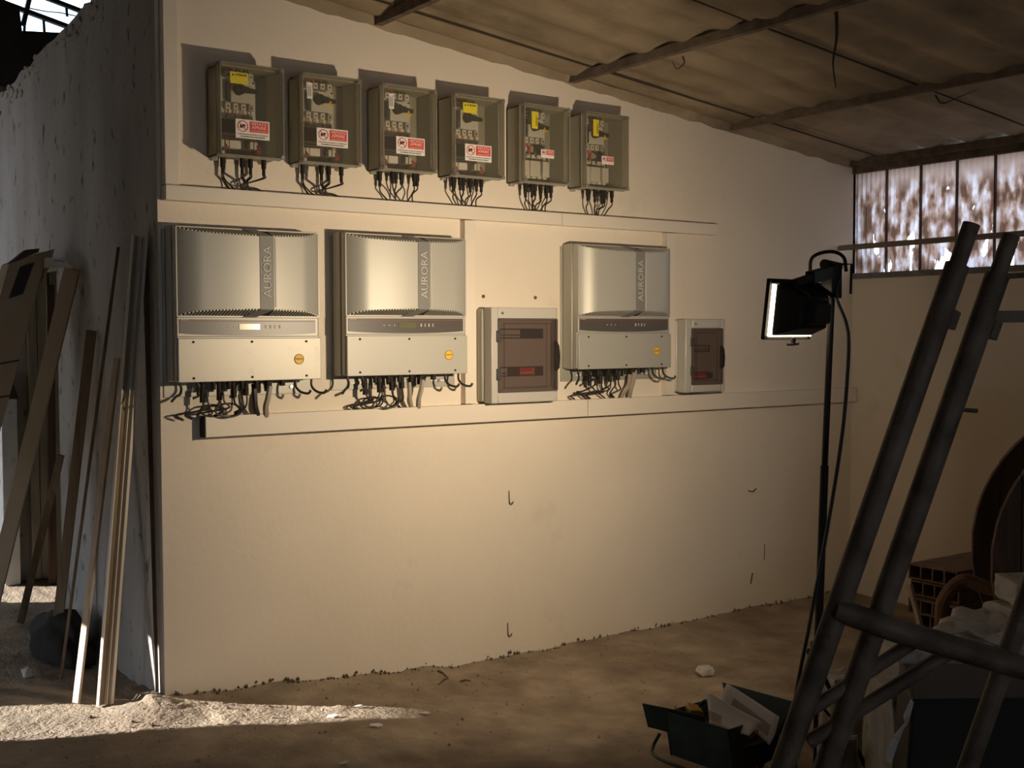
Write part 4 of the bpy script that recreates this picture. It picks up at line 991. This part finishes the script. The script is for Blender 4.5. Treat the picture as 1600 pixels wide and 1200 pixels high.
q = MB(); q.tube(smooth_path([tp_(at(1031, 1146, 4.22)), tp_(at(1021, 1165, 4.2)), tp_(at(1020, 1178, 4.1)), tp_(at(1040, 1190, 3.95)), tp_(at(1075, 1203, 3.85))], 5), .006, 8); q.build('carry_handle', 'green', tb)
q = MB(); q.tube(smooth_path([tp_(at(1090, 1105, 4.6)), tp_(at(1105, 1095, 4.6)), tp_(at(1118, 1112, 4.5)), tp_(at(1108, 1125, 4.4))], 5), .008, 8); q.build('hinge_arm', 'green', tb)
def paper(label, pts, curl, D0, patch=None):
    q = MB(); P_ = [at(*p) for p in pts]; n = 10; vs = []
    for j in range(n + 1):
        for i in range(n + 1):
            s_, t_ = i / n, j / n; p = P_[0].lerp(P_[1], s_).lerp(P_[3].lerp(P_[2], s_), t_)
            vs.append(p + Vector((-.6, -.5, .2)) * (curl * math.sin(PI * t_) * (1 - .3 * s_)))
    fs = [(j * (n + 1) + i, j * (n + 1) + i + 1, (j + 1) * (n + 1) + i + 1, (j + 1) * (n + 1) + i) for j in range(n) for i in range(n)]
    q.add(vs, fs)
    o = q.build('paper_sheet', ['paper', 'paper_print'], smooth=True)
    if patch:
        for pi, pl_ in enumerate(o.data.polygons):
            j, i = divmod(pi, n)
            if patch[0] <= i < patch[1] and patch[2] <= j < patch[3]: pl_.material_index = 1
    o.modifiers.new('thick', 'SOLIDIFY').thickness = .0008
    tag(o, label, 'paper'); return o
paper('white printed paper sheet standing up in the toolbox, nearer the camera', [(1103, 1080, 4.35), (1190, 1128, 4.2), (1170, 1150, 4.1), (1108, 1130, 4.2)], -.02, 4.2, (0, 3, 6, 9))
paper('larger white paper leaning against the far side of the open toolbox', [(1136, 1067, 4.5), (1218, 1120, 4.35), (1206, 1168, 4.2), (1124, 1094, 4.4)], .03, 4.4, (2, 9, 4, 8))
q = MB(); c = [at(1070, 1108, 4.45), at(1090, 1112, 4.4), at(1100, 1124, 4.35), at(1078, 1122, 4.35)]; q.prism(c, (0, 0, .03))
tag(q.build('ochre_handle', 'ochre', bevel=.006), 'small ochre tool handle lying inside the toolbox', 'tool')
for k_, (pp, lb) in enumerate([([at(1136, 1136, 4.2), at(1160, 1142, 4.2), at(1185, 1141, 4.2)], 'upper thin brass-coloured wire lying in the toolbox'), ([at(1150, 1158, 4.2), at(1170, 1154, 4.2), at(1184, 1144, 4.2)], 'lower thin brass-coloured wire lying in the toolbox')]):
    q = MB(); q.tube(smooth_path(pp, 5), .003, 6); tag(q.build('wire', 'ochre'), lb, 'wire')

# ------------------------------------------------------------------ laths, planks and cartons leaning on the grey wall
def lean(name, label, cat, foot_, top_, wd, th_, m_, group='laths leaning on the grey wall', up=(0, 1, 0), bevel=.002):
    q = MB(); f_ = Vector(foot_); tt = Vector(top_); q.bar(tt - tt, tt - f_, wd, th_, up); o = q.build(name, m_, bevel=bevel); o.location = f_
    tag(o, label, cat, group); return o
def foot_at(u, v, z=.1):
    p = on_z(u, v, z); p.z = floor_z(p.x, p.y) + .004; return p
vd = Vector((.45, .89, 0))
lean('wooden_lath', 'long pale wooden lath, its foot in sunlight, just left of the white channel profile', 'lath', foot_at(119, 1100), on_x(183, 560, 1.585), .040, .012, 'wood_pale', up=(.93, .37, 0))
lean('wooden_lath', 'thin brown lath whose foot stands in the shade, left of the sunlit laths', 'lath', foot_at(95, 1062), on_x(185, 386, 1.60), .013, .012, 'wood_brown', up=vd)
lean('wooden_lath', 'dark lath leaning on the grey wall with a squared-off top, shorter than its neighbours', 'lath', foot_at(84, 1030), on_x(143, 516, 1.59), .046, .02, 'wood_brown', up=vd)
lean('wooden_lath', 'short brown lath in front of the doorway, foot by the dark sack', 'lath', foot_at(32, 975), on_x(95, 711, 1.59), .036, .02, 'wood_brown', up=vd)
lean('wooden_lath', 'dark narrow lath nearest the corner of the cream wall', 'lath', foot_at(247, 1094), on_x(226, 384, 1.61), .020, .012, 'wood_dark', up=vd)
pa = lean('wooden_lath', 'long grey-brown plank crossing the doorway, leaning below the small white carton', 'plank', foot_at(-26, 1000), on_x(113, 420, 1.57), .075, .025, 'card', up=vd)
# open channel profile
ft, tp2 = foot_at(160, 1102), on_x(214, 369, 1.575)
t = thing('channel_profile', 'tall brown open channel profile with pale edges, foot in sunlight beside the cream wall', 'profile', ft)
d = (tp2 - ft).normalized(); sx_ = Vector((.93, .37, 0)); sx_ = (sx_ - d * d.dot(sx_)).normalized(); sy_ = sx_.cross(d).normalized()
if sy_.y > 0: sy_ = -sy_
def stripe(nm, a0, a1, y0, y1, m_):
    q = MB(); L_ = tp2 - ft; q.hexa([sx_ * a0 + sy_ * y0, sx_ * a1 + sy_ * y0, sx_ * a1 + sy_ * y1, sx_ * a0 + sy_ * y1], [L_ + sx_ * a0 + sy_ * y0, L_ + sx_ * a1 + sy_ * y0, L_ + sx_ * a1 + sy_ * y1, L_ + sx_ * a0 + sy_ * y1]); q.build(nm, m_, t)
stripe('back_web', -.032, .032, 0, .004, 'wood_brown'); stripe('left_flange', -.032, -.027, 0, .016, 'alu_prof'); stripe('right_flange', .018, .032, 0, .032, 'alu_prof'); stripe('inner_strip', .004, .009, .004, .02, 'alu_prof')
lean('wooden_lath', 'thin brown lath standing directly behind the channel profile', 'lath', foot_at(178, 1080), on_x(224, 372, 1.60), .016, .01, 'wood_brown', up=vd)

# long carton leaning at the left edge
def carton(name, label, corners_top, L_, depth, m_, par=None): pass
t = thing('long_carton', 'long closed cardboard carton leaning at the left edge with a dark square label', 'carton', on_y(-120, 1015, 1.5))
t.location.z = floor_z(1, 1.5)
A0, A1, B0, B1 = on_y(14, 412, 1.5), on_y(76, 392, 1.5), on_y(-150, 1015, 1.5), on_y(-90, 1015, 1.5)
B0.z = B1.z = floor_z(1, 1.5) + .004
bk = Vector((-.01, .12, 0))
off = Vector(t.location)
q = MB(); q.hexa([B0 - off, B1 - off, B1 - off + bk, B0 - off + bk], [A0 - off, A1 - off, A1 - off + bk, A0 - off + bk]); cb = q.build('carton_body', 'card', t, bevel=.004)
q = MB(); e1 = (A1 - A0); dn = (B0 - A0).normalized(); nf = e1.cross(dn).normalized() * .003
if nf.dot(CAM - A0) < 0: nf = -nf
def onface(a, l): return A0 - off + e1 * a + (B0 + (B1 - B0) * a - A0 - e1 * a) * l + nf
q.prism([onface(.32, .02), onface(.68, .02), onface(.60, .10), onface(.25, .10)], nf); q.build('printed_label', 'ink', t)
for k_, l in enumerate((.27, .36, .50)):
    q = MB(); q.prism([onface(0.01, l), onface(.99, l + .01), onface(.99, l + .014), onface(.01, l + .004)], nf * .3); q.build('tape_seam', 'slot', t)
q = MB(); q.prism([A0 - off + Vector((0, 0, .0)), A0 - off + Vector((.09, .02, .075)), A0 - off + Vector((.155, .03, .085)), A0 - off + e1 * .75 + Vector((0, 0, .01))], bk * .4); q.build('top_flap', 'wood_dark', t)
q = MB(); q.prism([A1 - off, A1 - off + Vector((.03, 0, .012)), A1 - off + Vector((.00, 0, -.09)), A1 - off + Vector((-.035, 0, -.16))], bk * .4); q.build('side_flap', 'card', t)
# the small white carton end bridging to the plank
t = thing('small_carton', 'small pale carton end with a dark printed patch, wedged at the top of the plank', 'carton', on_y(92, 418, 1.25))
off = Vector(t.location)
c4 = [on_y(76, 402, 1.35), on_y(103, 405, 1.2), on_y(115, 419, 1.02), on_y(76, 418, 1.35)]
q = MB(); q.prism([p - off for p in c4], Vector((-.01, .05, .0))); q.build('carton_end', 'card_pale', t, bevel=.002)
c4 = [on_y(84, 406, 1.28), on_y(99, 408, 1.19), on_y(104, 415, 1.12), on_y(84, 415, 1.28)]
q = MB(); q.prism([p - off for p in c4], (-.0006, -.002, 0)); q.build('printed_patch', 'module_dark', t)

# dark vertical posts in the doorway behind the cartons
q = MB(); q.bar((0, 0, 0), on_y(78, 435, 2.80) - on_y(82, 903, 2.80) , .045, .03, (0, 1, 0)); o = q.build('door_post', 'wood_dark', bevel=.003); o.location = on_y(82, 903, 2.80); o.location.z = floor_z(o.location.x, 2.8) + .003
tag(o, 'dark wooden post standing in the doorway before the plank door', 'post')

# black sack added to stand in for the shadow there; pale lump
bm = bmesh.new(); bmesh.ops.create_icosphere(bm, subdivisions=4, radius=1)
for v in bm.verts:
    n_ = noise.noise(v.co * 1.6) * .22 + noise.noise(v.co * 5) * .08
    v.co = v.co * (1 + n_); v.co = Vector((v.co.x * .12, v.co.y * .34, max(-.12, v.co.z) * .19))
me = bpy.data.meshes.new('shadow_mound'); bm.to_mesh(me); bm.free(); me.materials.append(M['mound']); me.shade_smooth()
o = bpy.data.objects.new('shadow_mound', me); C.objects.link(o); o.location = (1.47, 1.05, floor_z(1.47, 1.05) + .03)
tag(o, 'shadow stand-in, an added dark sack against the foot of the grey wall', 'mound')
def lump(name, label, cat, p, s_, m_, seed, flat=1.0):
    bm = bmesh.new(); bmesh.ops.create_icosphere(bm, subdivisions=2, radius=s_)
    for v in bm.verts: v.co = v.co * (1 + .35 * noise.noise(v.co * (1.5 / s_) + Vector((seed, 0, 0)))); v.co.z *= flat
    zmin = min(v.co.z for v in bm.verts)
    me = bpy.data.meshes.new(name); bm.to_mesh(me); bm.free(); me.materials.append(M[m_])
    o = bpy.data.objects.new(name, me); C.objects.link(o); o.location = (p.x, p.y, floor_z(p.x, p.y) - zmin - .004); tag(o, label, cat); return o
lump('stone', 'pale rounded stone on the shaded floor at the far left', 'stone', on_z(43, 1058, .1), .028, 'stone', 3)
lump('plaster_chunk', 'small pale plaster chunk on the dark floor below the right part of the wall', 'plaster chunk', on_z(1101, 1056, 0), .045, 'stone', 5, .6)
# small bits on the floor
def flake(name, label, cat, u, v, sx, sy, rz, m_, z=.05):
    p = on_z(u, v, floor_z(*on_z(u, v, z).xy)); q = MB(); c, s_ = math.cos(rz), math.sin(rz)
    pts = [(c * a * sx - s_ * b_ * sy, s_ * a * sx + c * b_ * sy, 0) for a, b_ in ((-1, -.4), (.2, -1), (1, .1), (.3, .9), (-.8, .6))]
    q.prism(pts, (0, 0, .006)); o = q.build(name, m_); o.location = (p.x, p.y, floor_z(p.x, p.y) + .005); o.rotation_euler = (.15, -.12, 0); tag(o, label, cat)
flake('paper_scrap', 'white paper scrap in the middle of the sunlit strip', 'paper scrap', 520, 1120, .025, .012, -.5, 'paper')
flake('paper_scrap', 'pale scrap at the shaded lower edge of the sunlit strip', 'paper scrap', 588, 1137, .028, .014, -.6, 'paper')
flake('paper_scrap', 'small pale scrap above the sunlit strip near the wall foot', 'paper scrap', 560, 1106, .018, .008, -.3, 'stone')
flake('paper_scrap', 'pale scrap at the right tip of the sunlit strip', 'paper scrap', 664, 1117, .025, .010, -.7, 'stone')
flake('paper_scrap', 'flat pale scrap at the very bottom of the picture', 'paper scrap', 538, 1194, .022, .010, -.2, 'stone')
def twig(label, u0, v0, u1, v1, r):
    a, c = on_z(u0, v0, .03), on_z(u1, v1, .03); a.z = floor_z(a.x, a.y) + r; c.z = floor_z(c.x, c.y) + r; m_ = (a + c) / 2 + Vector((.006, .006, .004))
    q = MB(); q.tube([a, m_, c], [r, r * .9, r * .5], 6); tag(q.build('twig', 'wood_dark'), label, 'twig')
twig('dark twig near the wall foot, upper one of a pair forming a V', 684, 1049, 700, 1056, .004)
twig('dark twig near the wall foot, lower one of a pair forming a V', 700, 1056, 686, 1066, .004)
twig('single dark twig right of the pair of twigs', 720, 1060, 736, 1058, .005)
# grit scattered over the floor
q = MB(); rn = random.Random(11)
for i in range(450):
    x = rn.uniform(.9, 4.2); y = -abs(rn.gauss(0, .55)) + .15; 
    if x > 1.6 and y > -.02: continue
    r_ = rn.choice((.003, .004, .005, .008)) * rn.uniform(.7, 1.3); z = floor_z(x, y) + r_ * .3; a = rn.uniform(0, 6)
    q.add([(x + r_ * math.cos(a), y + r_ * math.sin(a), z), (x + r_ * math.cos(a + 2.1), y + r_ * math.sin(a + 2.1), z), (x + r_ * math.cos(a + 4.2), y + r_ * math.sin(a + 4.2), z), (x, y, z + r_), (x, y, z - r_)],
          [(0, 1, 3), (1, 2, 3), (2, 0, 3), (1, 0, 4), (2, 1, 4), (0, 2, 4)])
tag(q.build('floor_grit', 'dirt'), 'fine grit scattered over the earth floor', 'grit', kind='stuff')
